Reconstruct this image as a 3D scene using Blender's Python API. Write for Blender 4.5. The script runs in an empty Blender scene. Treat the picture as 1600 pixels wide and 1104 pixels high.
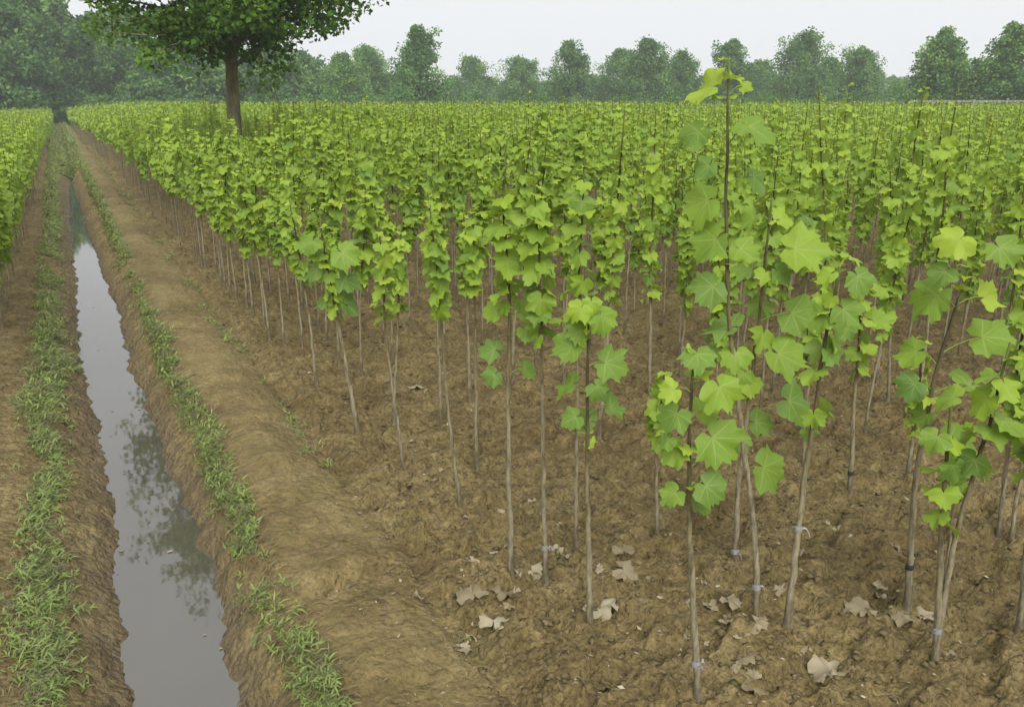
import bpy, math, random
import numpy as np
from mathutils import Vector, Matrix, Euler

# ------------------------------------------------------------------ camera, sky, sun, exposure
scene = bpy.context.scene
col = scene.collection
PSI, PITCH = 28.54, 17.42                       # heading right of the ditch, tilt down (degrees)
cam = bpy.data.cameras.new('camera'); cam.sensor_width = 36.0; cam.lens = 28.26
cam.clip_start = 0.05; cam.clip_end = 2000.0
cam_ob = bpy.data.objects.new('camera', cam); col.objects.link(cam_ob)
cam_ob.location = (0, 0, 2.0)
cam_ob.rotation_euler = (math.radians(90 - PITCH), 0, math.radians(-PSI))
scene.camera = cam_ob

SUN_EL, SUN_ROT = 48.0, 200.0
world = bpy.data.worlds.new('World'); scene.world = world; world.use_nodes = True
wn, wl = world.node_tree.nodes, world.node_tree.links
wn.clear()
sky = wn.new('ShaderNodeTexSky'); sky.sky_type = 'NISHITA'; sky.sun_disc = False
sky.sun_elevation = math.radians(SUN_EL); sky.sun_rotation = math.radians(SUN_ROT)
sky.dust_density = 5.0; sky.air_density = 1.0
wmix = wn.new('ShaderNodeMix'); wmix.data_type = 'RGBA'; wmix.inputs[0].default_value = 0.93
wmix.inputs[7].default_value = (6.0, 6.1, 6.3, 1)      # even cloud deck
wbg = wn.new('ShaderNodeBackground'); wbg.inputs[1].default_value = 0.1
wout = wn.new('ShaderNodeOutputWorld')
wl.new(sky.outputs[0], wmix.inputs[6]); wl.new(wmix.outputs[2], wbg.inputs[0]); wl.new(wbg.outputs[0], wout.inputs[0])

sun = bpy.data.lights.new('sun', 'SUN'); sun.energy = 2.8; sun.angle = math.radians(50); sun.color = (1, 0.97, 0.92)
sun_ob = bpy.data.objects.new('sun', sun); col.objects.link(sun_ob)
sun_ob.rotation_euler = (math.radians(90 - SUN_EL), 0, math.radians(180 - SUN_ROT))
sun_ob.location = (0, 0, 60)

scene.view_settings.view_transform = 'Standard'
scene.view_settings.look = 'None'
scene.view_settings.exposure = 0.64
scene.view_settings.gamma = 1.0
scene.view_settings.use_curve_mapping = False
scene.render.engine = 'CYCLES'
cy = scene.cycles
cy.use_denoising = True
cy.max_bounces = 8; cy.diffuse_bounces = 3; cy.transmission_bounces = 4; cy.glossy_bounces = 3
cy.volume_bounces = 4; cy.transparent_max_bounces = 4
cy.use_adaptive_sampling = True; cy.adaptive_threshold = 0.015

rng = np.random.RandomState(11)
random.seed(5)
R = math.radians

# ------------------------------------------------------------------ helpers
def tag(o, label=None, cat=None, group=None, kind=None):
    if label: o['label'] = label
    if cat: o['category'] = cat
    if group: o['group'] = group
    if kind: o['kind'] = kind
    return o

def link(name, data, parent=None, mat=None):
    o = bpy.data.objects.new(name, data)
    col.objects.link(o)
    if parent is not None: o.parent = parent
    if mat is not None and data is not None and not data.materials: data.materials.append(mat)
    return o

def mesh(name, V, F, smooth=True, tint=None, uv=None):
    """V (n,3); F (m,3) or (m,4) array, or a list of such arrays."""
    Fs = F if isinstance(F, list) else [F]
    Fs = [np.asarray(f, np.int32) for f in Fs if len(f)]
    V = np.asarray(V, np.float32)
    me = bpy.data.meshes.new(name)
    loops = np.concatenate([f.ravel() for f in Fs])
    cnt = np.concatenate([np.full(len(f), f.shape[1], np.int32) for f in Fs])
    start = np.concatenate([[0], np.cumsum(cnt)[:-1]]).astype(np.int32)
    me.vertices.add(len(V)); me.vertices.foreach_set('co', V.ravel())
    me.loops.add(len(loops)); me.loops.foreach_set('vertex_index', loops)
    me.polygons.add(len(cnt)); me.polygons.foreach_set('loop_start', start)
    me.polygons.foreach_set('loop_total', cnt)
    me.polygons.foreach_set('use_smooth', np.full(len(cnt), bool(smooth)))
    if tint is not None:
        a = me.attributes.new('tint', 'FLOAT', 'POINT'); a.data.foreach_set('value', np.asarray(tint, np.float32))
    if uv is not None:
        u = me.uv_layers.new(name='blade')
        u.data.foreach_set('uv', np.asarray(uv, np.float32)[loops].ravel())
    me.update()
    return me

def tube(pts, rad, sides=6):
    """tapered tube along a polyline; returns V, F(quads), cap included"""
    pts = np.asarray(pts, float); n = len(pts); rad = np.broadcast_to(np.asarray(rad, float), (n,))
    V = []
    t = np.gradient(pts, axis=0); t /= np.linalg.norm(t, axis=1)[:, None] + 1e-9
    ref = np.array([0.31, 0.95, 0.02]) if abs(t[0][2]) > .7 else np.array([0, 0, 1.0])
    for i in range(n):
        a = np.cross(t[i], ref); a /= np.linalg.norm(a) + 1e-9
        b = np.cross(t[i], a)
        for k in range(sides):
            w = 2 * math.pi * k / sides
            V.append(pts[i] + rad[i] * (math.cos(w) * a + math.sin(w) * b))
    F = []
    for i in range(n - 1):
        for k in range(sides):
            k2 = (k + 1) % sides
            F.append((i*sides+k, i*sides+k2, (i+1)*sides+k2, (i+1)*sides+k))
    return np.array(V), np.array(F, np.int32)

class Pile:
    """collects quads/tris from several pieces of ONE part"""
    def __init__(s): s.V = []; s.Q = []; s.T = []; s.n = 0; s.t = []
    def add(s, V, F, tint=0.5):
        F = np.asarray(F, np.int32)
        (s.Q if F.shape[1] == 4 else s.T).append(F + s.n)
        s.V.append(np.asarray(V)); s.n += len(V)
        s.t.append(np.broadcast_to(np.asarray(tint, float), (len(V),)))
    def mesh(s, name, smooth=True):
        Fs = []
        if s.Q: Fs.append(np.concatenate(s.Q))
        if s.T: Fs.append(np.concatenate(s.T))
        return mesh(name, np.concatenate(s.V), Fs, smooth, np.concatenate(s.t))

def perlin(x, y, seed=0):
    x = np.asarray(x, float); y = np.asarray(y, float)
    x0 = np.floor(x).astype(np.int64); y0 = np.floor(y).astype(np.int64)
    fx = x - x0; fy = y - y0
    def g(ix, iy, dx, dy):
        h = (ix * 374761393 + iy * 668265263 + seed * 974634777) & 0xffffffff
        h = ((h ^ (h >> 13)) * 1274126177) & 0xffffffff
        h = (h ^ (h >> 16)) & 0xffff
        a = h * (2 * math.pi / 65536.0)
        return np.cos(a) * dx + np.sin(a) * dy
    u = fx*fx*fx*(fx*(fx*6-15)+10); v = fy*fy*fy*(fy*(fy*6-15)+10)
    a = g(x0, y0, fx, fy); b = g(x0+1, y0, fx-1, fy)
    c = g(x0, y0+1, fx, fy-1); d = g(x0+1, y0+1, fx-1, fy-1)
    return ((a + u*(b-a)) + v*((c + u*(d-c)) - (a + u*(b-a)))) * 1.5

def sstep(a, b, x):
    t = np.clip((x - a) / (b - a), 0, 1); return t*t*(3-2*t)

# ------------------------------------------------------------------ ground shape
PX = [-400, -.80, -.66, -.52, -.36, -.24, -.14, -.055, .04, .12, .20, .27, .315, .39, .47, .55, .64, .74, .85, .96, 1.06, 1.13, 1.22, 400]
PZ = [0, 0, .030, .02, -.022, -.07, -.13, -.19, -.25, -.28, -.27, -.235, -.187, -.11, -.04, .01, .04, .055, .055, .036, .0, -.035, -.008, 0]
WATER_Z = -0.19

def compact(x, y):     # trodden, smoothed earth of the bund
    return sstep(.55, .68, x) * sstep(1.12, 1.0, x) * np.clip(.8 + .9*perlin(x*2.5, y*1.5, 33), 0, 1)

def ground_z(x, y, fine=True):
    x = np.asarray(x, float); y = np.asarray(y, float)
    near = sstep(1.35, 1.0, x) * sstep(-1.0, -.7, x)           # ditch and bund zone
    sd = sstep(-.05, .3, x)                                    # the two shorelines wander on their own
    wob = (1-sd) * np.interp(y, [3.1, 3.9, 4.5, 6, 7.6, 9.4, 11.8, 18, 35], [.012, .02, -.035, -.005, .068, .05, .01, .02, -.04])
    wob = wob + sd * np.interp(y, [3, 3.7, 4.8, 5.8, 7.2, 9.2, 12, 18, 25], [.011, -.045, -.015, .005, .058, .02, .09, .15, .12])
    wob = wob + .034 * perlin(y*2.7, x*1.5 + 7.1, 2) + .030 * perlin(y*8.0, x*5, 3) + .008 * perlin(y*21.0, x*9, 7)
    xd = x + wob * sstep(.8, .3, x) * sstep(-.8, -.4, x)
    xd = xd + near * sstep(.3, .7, x) * .05 * perlin(y*1.1, 0*y + 21.0, 9)
    z = np.interp(xd, PX, PZ)
    # lumps along the bund, cut by a few cross cracks
    bund = np.exp(-((x - .82) / .2) ** 2)
    z = z + bund * (.050 * perlin(y*1.2, x*.6, 4) + .030 * perlin(y*2.8, x*1.6, 5) + .016 * np.abs(perlin(y*8.5, x*2.2, 8)))
    for yc, dep in ((3.02, .055), (4.15, .04), (5.0, .045), (5.9, .022), (7.2, .025), (2.3, .02)):
        yy = y - yc - .12 * (x - .8) - .05 * perlin(x*5, 0*x + yc, 6)
        z = z - bund * dep * np.exp(-(yy / .035) ** 2) + bund * dep * .6 * np.exp(-((yy - .12) / .09) ** 2)
    z = z + .10 * sstep(15, 32, y) * sstep(-.4, -.1, x) * sstep(.5, .25, x)      # the ditch silts up farther on
    field = np.clip(sstep(1.0, 1.25, x) + sstep(-.7, -.9, x), 0, 1)
    z = z + field * (.03 * perlin(x*.9, y*.7, 10) + .018 * perlin(x*2.4, y*2.1, 11))
    if fine:
        n1 = perlin(x*7.5, y*9.5, 12); n2 = perlin(x*17 + n1, y*22, 13); n3 = perlin(x*39, y*43 + n2, 14)
        crust = .018 * np.maximum(n1, -.2) + .024 * np.abs(n2) + .016 * np.abs(n3)
        step = sstep(.02, .10, perlin(x*4.1, y*6.3, 15)) * .034 + sstep(.05, .10, perlin(x*9.1 + n1*.5, y*12.3, 25)) * .020     # flaky crust edges
        z = z + field * (crust + step)
        z = z + (1 - field) * (.010 * n1 + .007 * n2 + .005 * n3) * (1 - .25*compact(x, y))
        bank = sstep(.62, .5, x) * sstep(.25, .36, x)
        z = z + bank * (.016 * perlin(y*7, x*5, 16) + .006 * perlin(y*19, x*11, 17))
        bl = sstep(-.42, -.3, x) * sstep(-.02, -.14, x)
        z = z + bl * (.012 * perlin(y*8, x*8, 18) + .007 * perlin(y*21, x*21, 19))
    return z

# ------------------------------------------------------------------ materials
def new_mat(name):
    m = bpy.data.materials.new(name); m.use_nodes = True
    nt = m.node_tree; nt.nodes.clear()
    return m, nt.nodes, nt.links

def N(nodes, kind, **kw):
    n = nodes.new(kind)
    for k, v in kw.items(): setattr(n, k, v)
    return n

def ramp(nodes, links, fac, stops):
    r = nodes.new('ShaderNodeValToRGB')
    e = r.color_ramp.elements
    while len(e) < len(stops): e.new(.5)
    for el, (p, c) in zip(e, stops):
        el.position = p; el.color = (*c, 1)
    links.new(fac, r.inputs[0]); return r.outputs[0]

def mth(nodes, links, op, a, b=None, c=None):
    n = nodes.new('ShaderNodeMath'); n.operation = op
    for i, v in enumerate((a, b, c)):
        if v is None: continue
        if hasattr(v, 'is_output'): links.new(v, n.inputs[i])
        else: n.inputs[i].default_value = v
    return n.outputs[0]

def mixc(nodes, links, fac, a, b, blend='MIX'):
    n = nodes.new('ShaderNodeMix'); n.data_type = 'RGBA'; n.blend_type = blend
    for i, v in ((0, fac), (6, a), (7, b)):
        if hasattr(v, 'is_output'): links.new(v, n.inputs[i])
        elif i == 0: n.inputs[0].default_value = v
        else: n.inputs[i].default_value = (*v, 1)
    return n.outputs[2]

def noise(nodes, links, vec, scale, detail=3, rough=.55, dist=0):
    n = nodes.new('ShaderNodeTexNoise'); n.inputs['Scale'].default_value = scale
    n.inputs['Detail'].default_value = detail; n.inputs['Roughness'].default_value = rough
    n.inputs['Distortion'].default_value = dist
    if vec is not None: links.new(vec, n.inputs['Vector'])
    return n.outputs[0]

def soil_material():
    m, n, l = new_mat('soil')
    tc = N(n, 'ShaderNodeTexCoord'); P = tc.outputs['Object']
    sep = N(n, 'ShaderNodeSeparateXYZ'); l.new(P, sep.inputs[0])
    a = noise(n, l, P, 1.3, 4); b = noise(n, l, P, 9, 5, .6); c = noise(n, l, P, 55, 4, .65); d = noise(n, l, P, 170, 2)
    base = ramp(n, l, b, [(.32, (.105, .081, .037)), (.48, (.165, .132, .064)), (.62, (.215, .177, .094))])
    vo = N(n, 'ShaderNodeTexVoronoi'); vo.inputs['Scale'].default_value = 26; vo.inputs['Randomness'].default_value = 1
    wv = N(n, 'ShaderNodeVectorMath', operation='ADD'); l.new(P, wv.inputs[0])
    sc = N(n, 'ShaderNodeVectorMath', operation='SCALE'); sc.inputs['Scale'].default_value = .06
    nz = N(n, 'ShaderNodeTexNoise'); nz.inputs['Scale'].default_value = 14; nz.inputs['Detail'].default_value = 3; l.new(P, nz.inputs['Vector'])
    l.new(nz.outputs['Color'], sc.inputs[0]); l.new(sc.outputs[0], wv.inputs[1]); l.new(wv.outputs[0], vo.inputs['Vector'])
    cell = N(n, 'ShaderNodeSeparateColor'); l.new(vo.outputs['Color'], cell.inputs[0])
    base = mixc(n, l, 1.0, base, ramp(n, l, cell.outputs[0], [(0, (.80, .79, .77)), (.6, (1, 1, 1)), (1, (1.2, 1.18, 1.14))]), 'MULTIPLY')
    base = mixc(n, l, mth(n, l, 'MULTIPLY', a, .45), base, (.155, .120, .055))
    grain = ramp(n, l, c, [(.30, (.48, .45, .41)), (.48, (1, 1, 1)), (.68, (1.32, 1.30, 1.24))])
    base = mixc(n, l, 1.0, base, grain, 'MULTIPLY')
    fleck = ramp(n, l, d, [(.63, (0, 0, 0)), (.70, (1, 1, 1))])
    base = mixc(n, l, mth(n, l, 'MULTIPLY', fleck, .45), base, (.34, .27, .18))
    ca = N(n, 'ShaderNodeAttribute', attribute_name='tint'); cm = ca.outputs['Fac']
    base = mixc(n, l, mth(n, l, 'MULTIPLY', cm, .45), base, mixc(n, l, a, (.155, .126, .062), (.190, .160, .086)))
    damp = ramp(n, l, noise(n, l, P, .9, 5, .7, .6), [(.42, (.84, .81, .76)), (.56, (1.10, 1.10, 1.08))])
    base = mixc(n, l, 1.0, base, damp, 'MULTIPLY')
    # mossy film in patches on the bund
    moss = ramp(n, l, noise(n, l, P, 3.2, 4, .65), [(.52, (0, 0, 0)), (.68, (1, 1, 1))])
    mx = mth(n, l, 'COMPARE', sep.outputs[0], .75, .55)
    base = mixc(n, l, mth(n, l, 'MULTIPLY', mth(n, l, 'MULTIPLY', moss, mx), .40), base, (.105, .105, .032))
    # damp soil close to the water table
    zz = mth(n, l, 'ADD', sep.outputs[2], mth(n, l, 'MULTIPLY', mth(n, l, 'SUBTRACT', b, .5), .14))
    mr = N(n, 'ShaderNodeMapRange'); mr.interpolation_type = 'SMOOTHSTEP'
    l.new(zz, mr.inputs[0]); mr.inputs[1].default_value = -.18; mr.inputs[2].default_value = -.02
    mr.inputs[3].default_value = 1; mr.inputs[4].default_value = 0
    wet = mr.outputs[0]
    base = mixc(n, l, mth(n, l, 'MULTIPLY', wet, .6), base, mixc(n, l, b, (.088, .068, .044), (.170, .134, .092)))
    m2 = N(n, 'ShaderNodeMapRange'); m2.interpolation_type = 'SMOOTHSTEP'; l.new(zz, m2.inputs[0])
    m2.inputs[1].default_value = -.187; m2.inputs[2].default_value = -.145; m2.inputs[3].default_value = 1; m2.inputs[4].default_value = 0
    soaked = m2.outputs[0]
    base = mixc(n, l, mth(n, l, 'MULTIPLY', soaked, .3), base, (.095, .075, .055))
    # meadow beyond the field
    ln = N(n, 'ShaderNodeVectorMath', operation='LENGTH'); l.new(P, ln.inputs[0])
    far = N(n, 'ShaderNodeMapRange'); l.new(ln.outputs['Value'], far.inputs[0])
    far.inputs[1].default_value = 62; far.inputs[2].default_value = 80
    base = mixc(n, l, far.outputs[0], base, (.075, .117, .05))
    base = mixc(n, l, 1.0, base, (.99, .955, .83), 'MULTIPLY')
    bs = N(n, 'ShaderNodeBsdfPrincipled')
    l.new(base, bs.inputs['Base Color'])
    rg = N(n, 'ShaderNodeMapRange'); l.new(wet, rg.inputs[0]); rg.inputs[3].default_value = .92; rg.inputs[4].default_value = .60
    l.new(mth(n, l, 'SUBTRACT', rg.outputs[0], mth(n, l, 'MULTIPLY', soaked, .38)), bs.inputs['Roughness']); bs.inputs['Specular IOR Level'].default_value = .3
    h = mth(n, l, 'ADD', mth(n, l, 'ADD', mth(n, l, 'MULTIPLY', c, .8), mth(n, l, 'MULTIPLY', b, 1.5)), mth(n, l, 'MULTIPLY', vo.outputs['Distance'], -.9))
    bp = N(n, 'ShaderNodeBump'); l.new(mth(n, l, 'SUBTRACT', 1.0, mth(n, l, 'MULTIPLY', cm, .3)), bp.inputs['Strength']); bp.inputs['Distance'].default_value = .03
    l.new(h, bp.inputs['Height']); l.new(bp.outputs[0], bs.inputs['Normal'])
    o = N(n, 'ShaderNodeOutputMaterial'); l.new(bs.outputs[0], o.inputs[0])
    return m

def water_material():
    m, n, l = new_mat('muddy_water')
    tc = N(n, 'ShaderNodeTexCoord')
    a = noise(n, l, tc.outputs['Object'], 2.2, 3)
    base = mixc(n, l, a, (.055, .050, .037), (.080, .073, .055))
    bs = N(n, 'ShaderNodeBsdfPrincipled'); l.new(base, bs.inputs['Base Color'])
    bs.inputs['Roughness'].default_value = .03; bs.inputs['IOR'].default_value = 2.2
    h = noise(n, l, tc.outputs['Object'], 9, 2)
    bp = N(n, 'ShaderNodeBump'); bp.inputs['Strength'].default_value = .012; bp.inputs['Distance'].default_value = .02
    l.new(h, bp.inputs['Height']); l.new(bp.outputs[0], bs.inputs['Normal'])
    o = N(n, 'ShaderNodeOutputMaterial'); l.new(bs.outputs[0], o.inputs[0])
    return m

def foliage_shader(n, l, base, trans=.38, rough=.5, back=True, spec=.35, tcol=(1.25, 1.2, .55)):
    if back:
        g = N(n, 'ShaderNodeNewGeometry')
        base = mixc(n, l, mth(n, l, 'MULTIPLY', g.outputs['Backfacing'], .35), base, (.22, .28, .13))
    bs = N(n, 'ShaderNodeBsdfPrincipled'); l.new(base, bs.inputs['Base Color'])
    bs.inputs['Roughness'].default_value = rough; bs.inputs['Specular IOR Level'].default_value = spec
    tr = N(n, 'ShaderNodeBsdfTranslucent')
    l.new(mixc(n, l, 1.0, base, tcol, 'MULTIPLY'), tr.inputs[0])
    mx = N(n, 'ShaderNodeMixShader'); mx.inputs[0].default_value = trans
    l.new(bs.outputs[0], mx.inputs[1]); l.new(tr.outputs[0], mx.inputs[2])
    o = N(n, 'ShaderNodeOutputMaterial'); l.new(mx.outputs[0], o.inputs[0])
    return bs

LEAF_STOPS = [(0.0, (.118, .215, .046)), (.35, (.205, .325, .038)), (.7, (.285, .415, .040)), (1.0, (.385, .485, .060))]
def leaf_near_material(name, lo, hi):
    """veined leaf; colour differs from leaf to leaf"""
    m, n, l = new_mat(name)
    oi = N(n, 'ShaderNodeObjectInfo')
    mr = N(n, 'ShaderNodeMapRange'); l.new(oi.outputs['Random'], mr.inputs[0])
    mr.inputs[3].default_value = lo; mr.inputs[4].default_value = hi
    uv = N(n, 'ShaderNodeUVMap', uv_map='blade')
    mott = noise(n, l, uv.outputs[0], 5, 4)
    f = mth(n, l, 'ADD', mr.outputs[0], mth(n, l, 'MULTIPLY', mth(n, l, 'SUBTRACT', mott, .5), .3))
    base = ramp(n, l, f, LEAF_STOPS)
    s = N(n, 'ShaderNodeSeparateXYZ'); l.new(uv.outputs[0], s.inputs[0])
    x, y = s.outputs[0], s.outputs[1]
    r = mth(n, l, 'SQRT', mth(n, l, 'ADD', mth(n, l, 'MULTIPLY', x, x), mth(n, l, 'MULTIPLY', y, y)))
    ang = mth(n, l, 'DIVIDE', mth(n, l, 'ARCTAN2', x, y), R(42))
    near = mth(n, l, 'ROUND', mth(n, l, 'MINIMUM', mth(n, l, 'MAXIMUM', ang, -2.2), 2.2))
    dv = mth(n, l, 'MULTIPLY', mth(n, l, 'ABSOLUTE', mth(n, l, 'SUBTRACT', ang, near)), mth(n, l, 'MULTIPLY', r, R(42)))
    wid = mth(n, l, 'SUBTRACT', .030, mth(n, l, 'MULTIPLY', r, .028))
    vein = mth(n, l, 'MULTIPLY', mth(n, l, 'LESS_THAN', dv, wid), .38)
    # side veins: thin chevrons off each main vein
    ph = mth(n, l, 'FRACT', mth(n, l, 'MULTIPLY', mth(n, l, 'SUBTRACT', r, mth(n, l, 'MULTIPLY', dv, 1.1)), 7.5))
    sv = mth(n, l, 'MULTIPLY', mth(n, l, 'LESS_THAN', ph, .10), .10)
    base = mixc(n, l, mth(n, l, 'MAXIMUM', vein, sv), base, (.36, .44, .14))
    spot = ramp(n, l, noise(n, l, uv.outputs[0], 16, 3, .6), [(.68, (0, 0, 0)), (.74, (1, 1, 1))])
    base = mixc(n, l, mth(n, l, 'MULTIPLY', spot, .45), base, (.20, .15, .05))
    bs = foliage_shader(n, l, base, .42, .55, True, .30)
    bp = N(n, 'ShaderNodeBump'); bp.inputs['Strength'].default_value = .4; bp.inputs['Distance'].default_value = .004
    l.new(mth(n, l, 'SUBTRACT', mott, vein), bp.inputs['Height']); l.new(bp.outputs[0], bs.inputs['Normal'])
    return m

def tint_material(name, stops, trans=.44, rough=.55, back=True, spec=.35, tcol=(1.25, 1.2, .55)):
    m, n, l = new_mat(name)
    at = N(n, 'ShaderNodeAttribute', attribute_name='tint')
    foliage_shader(n, l, ramp(n, l, at.outputs['Fac'], stops), trans, rough, back, spec, tcol)
    return m

def plain_material(name, stops, scale, rough=.9, stretch=(1, 1, 1), bump=.3, dist=.01, coord='Object'):
    m, n, l = new_mat(name)
    tc = N(n, 'ShaderNodeTexCoord')
    mp = N(n, 'ShaderNodeMapping'); mp.inputs['Scale'].default_value = stretch; l.new(tc.outputs[coord], mp.inputs[0])
    a = noise(n, l, mp.outputs[0], scale, 5, .6)
    bs = N(n, 'ShaderNodeBsdfPrincipled'); l.new(ramp(n, l, a, stops), bs.inputs['Base Color'])
    bs.inputs['Roughness'].default_value = rough; bs.inputs['Specular IOR Level'].default_value = .25
    bp = N(n, 'ShaderNodeBump'); bp.inputs['Strength'].default_value = bump; bp.inputs['Distance'].default_value = dist
    l.new(a, bp.inputs['Height']); l.new(bp.outputs[0], bs.inputs['Normal'])
    o = N(n, 'ShaderNodeOutputMaterial'); l.new(bs.outputs[0], o.inputs[0])
    return m

def stem_material():
    """tan-grey bark low down, greenish brown young wood above (tint = relative height)"""
    m, n, l = new_mat('sapling_bark')
    at = N(n, 'ShaderNodeAttribute', attribute_name='tint')
    tc = N(n, 'ShaderNodeTexCoord')
    mp = N(n, 'ShaderNodeMapping'); mp.inputs['Scale'].default_value = (1, 1, .25); l.new(tc.outputs['Object'], mp.inputs[0])
    a = noise(n, l, mp.outputs[0], 60, 4, .65); b = noise(n, l, tc.outputs['Object'], 14, 3)
    f = mth(n, l, 'ADD', at.outputs['Fac'], mth(n, l, 'MULTIPLY', mth(n, l, 'SUBTRACT', b, .5), .3))
    base = ramp(n, l, f, [(0, (.14, .115, .07)), (.12, (.235, .205, .135)), (.40, (.225, .195, .115)), (.6, (.12, .10, .045)), (.85, (.058, .045, .024)), (1, (.12, .15, .035))])
    base = mixc(n, l, 1.0, base, ramp(n, l, a, [(.32, (.42, .41, .38)), (.5, (.95, .95, .95)), (.68, (1.3, 1.3, 1.28))]), 'MULTIPLY')
    bs = N(n, 'ShaderNodeBsdfPrincipled'); l.new(base, bs.inputs['Base Color']); bs.inputs['Roughness'].default_value = .75
    bs.inputs['Specular IOR Level'].default_value = .25
    bp = N(n, 'ShaderNodeBump'); bp.inputs['Strength'].default_value = .4; bp.inputs['Distance'].default_value = .004
    l.new(a, bp.inputs['Height']); l.new(bp.outputs[0], bs.inputs['Normal'])
    o = N(n, 'ShaderNodeOutputMaterial'); l.new(bs.outputs[0], o.inputs[0])
    return m

M_SOIL = soil_material(); M_WATER = water_material(); M_STEM = stem_material()
M_LEAF = [leaf_near_material('sapling_leaf', .30, .74), leaf_near_material('young_leaf', .66, .95), leaf_near_material('old_leaf', .05, .36)]
M_FRONT = [leaf_near_material('front_leaf', .08, .50), leaf_near_material('front_young_leaf', .50, .85), leaf_near_material('front_old_leaf', .0, .28)]
M_LEAF_FAR = tint_material('field_leaf', LEAF_STOPS)
M_TREE = tint_material('tree_leaf', [(0, (.032, .082, .012)), (.5, (.088, .185, .024)), (1, (.185, .305, .040))], .45, .6, False, .25)
M_BGTREE = tint_material('distant_tree_leaf', [(0, (.030, .088, .036)), (.5, (.105, .225, .066)), (1, (.215, .360, .095))], .4, .7, False, .2)
M_WEED = tint_material('weed_blade', [(0, (.065, .042, .028)), (.14, (.13, .085, .05)), (.24, (.30, .24, .14)), (.3, (.110, .160, .030)), (.65, (.205, .280, .048)), (1, (.31, .38, .09))], .3, .6)
M_DRY = tint_material('dry_leaf_brown', [(0, (.13, .10, .05)), (.5, (.25, .21, .13)), (1, (.42, .37, .265))], .12, .8, False, .2, (1, .9, .7))
M_BARK = plain_material('tree_bark', [(.3, (.05, .04, .025)), (.52, (.14, .12, .066)), (.70, (.17, .19, .06))], 9, .9, (1, 1, .3), .8, .03)
M_BGBARK = plain_material('distant_bark', [(.3, (.022, .022, .014)), (.7, (.05, .048, .03))], 6, .9)
M_CLOD = plain_material('soil_clod', [(.3, (.075, .058, .026)), (.55, (.125, .098, .046)), (.75, (.165, .132, .066))], 30, .95)
M_PLASTIC = plain_material('white_plastic_film', [(.3, (.17, .17, .16)), (.7, (.36, .36, .355))], 60, .4, bump=.5, dist=.005)
M_TAPE = plain_material('dark_tape', [(.3, (.02, .02, .02)), (.7, (.06, .055, .05))], 60, .5)
M_RAIL = plain_material('weathered_rail', [(.3, (.16, .16, .15)), (.7, (.34, .34, .32))], 5, .8, (1, 1, 1))
M_BOARD = plain_material('dark_fence_board', [(.3, (.05, .038, .03)), (.7, (.12, .09, .07))], 4, .85)

# ------------------------------------------------------------------ ground sheet and water
def growing(a, step, g, end):
    out = [a]; s = step
    while out[-1] < end: out.append(out[-1] + s); s *= g
    return out
xs = np.concatenate([-np.array(growing(1.3, .03, 1.06, 190))[::-1], np.arange(-1.29, 1.35, .0135), growing(1.35, .018, 1.006, 7.0), growing(7.3, .12, 1.06, 190)])
ya = [1.0]
while ya[-1] < 190: ya.append(ya[-1] + max(.013, .0065 * ya[-1]))
ys = np.concatenate([-np.array(growing(.1, .1, 1.12, 60))[::-1], np.arange(.0, 1.0, .03), ya])
xs = np.unique(np.round(xs, 4)); ys = np.unique(np.round(ys, 4))
GX, GY = np.meshgrid(xs, ys)
GZ = ground_z(GX, GY)
nx, ny = len(xs), len(ys)
idx = np.arange(nx * ny).reshape(ny, nx)
Fq = np.stack([idx[:-1, :-1].ravel(), idx[:-1, 1:].ravel(), idx[1:, 1:].ravel(), idx[1:, :-1].ravel()], 1)
ground = link('ground', mesh('ground', np.stack([GX.ravel(), GY.ravel(), GZ.ravel()], 1), Fq, True, compact(GX, GY).ravel()), None, M_SOIL)
tag(ground, 'bare brown nursery soil with an earth bund beside the ditch', 'ground', kind='structure')

wy = np.concatenate([np.arange(-2, 12, .5), np.arange(12, 92, 4)])
wv = np.array([(x, y, WATER_Z) for y in wy for x in (-.32, .55)])
wf = np.array([(2*i, 2*i+1, 2*i+3, 2*i+2) for i in range(len(wy)-1)])
water = link('water', mesh('water', wv, wf), None, M_WATER)
tag(water, 'still muddy water lying in the narrow drainage ditch', 'water', kind='structure')
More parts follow.
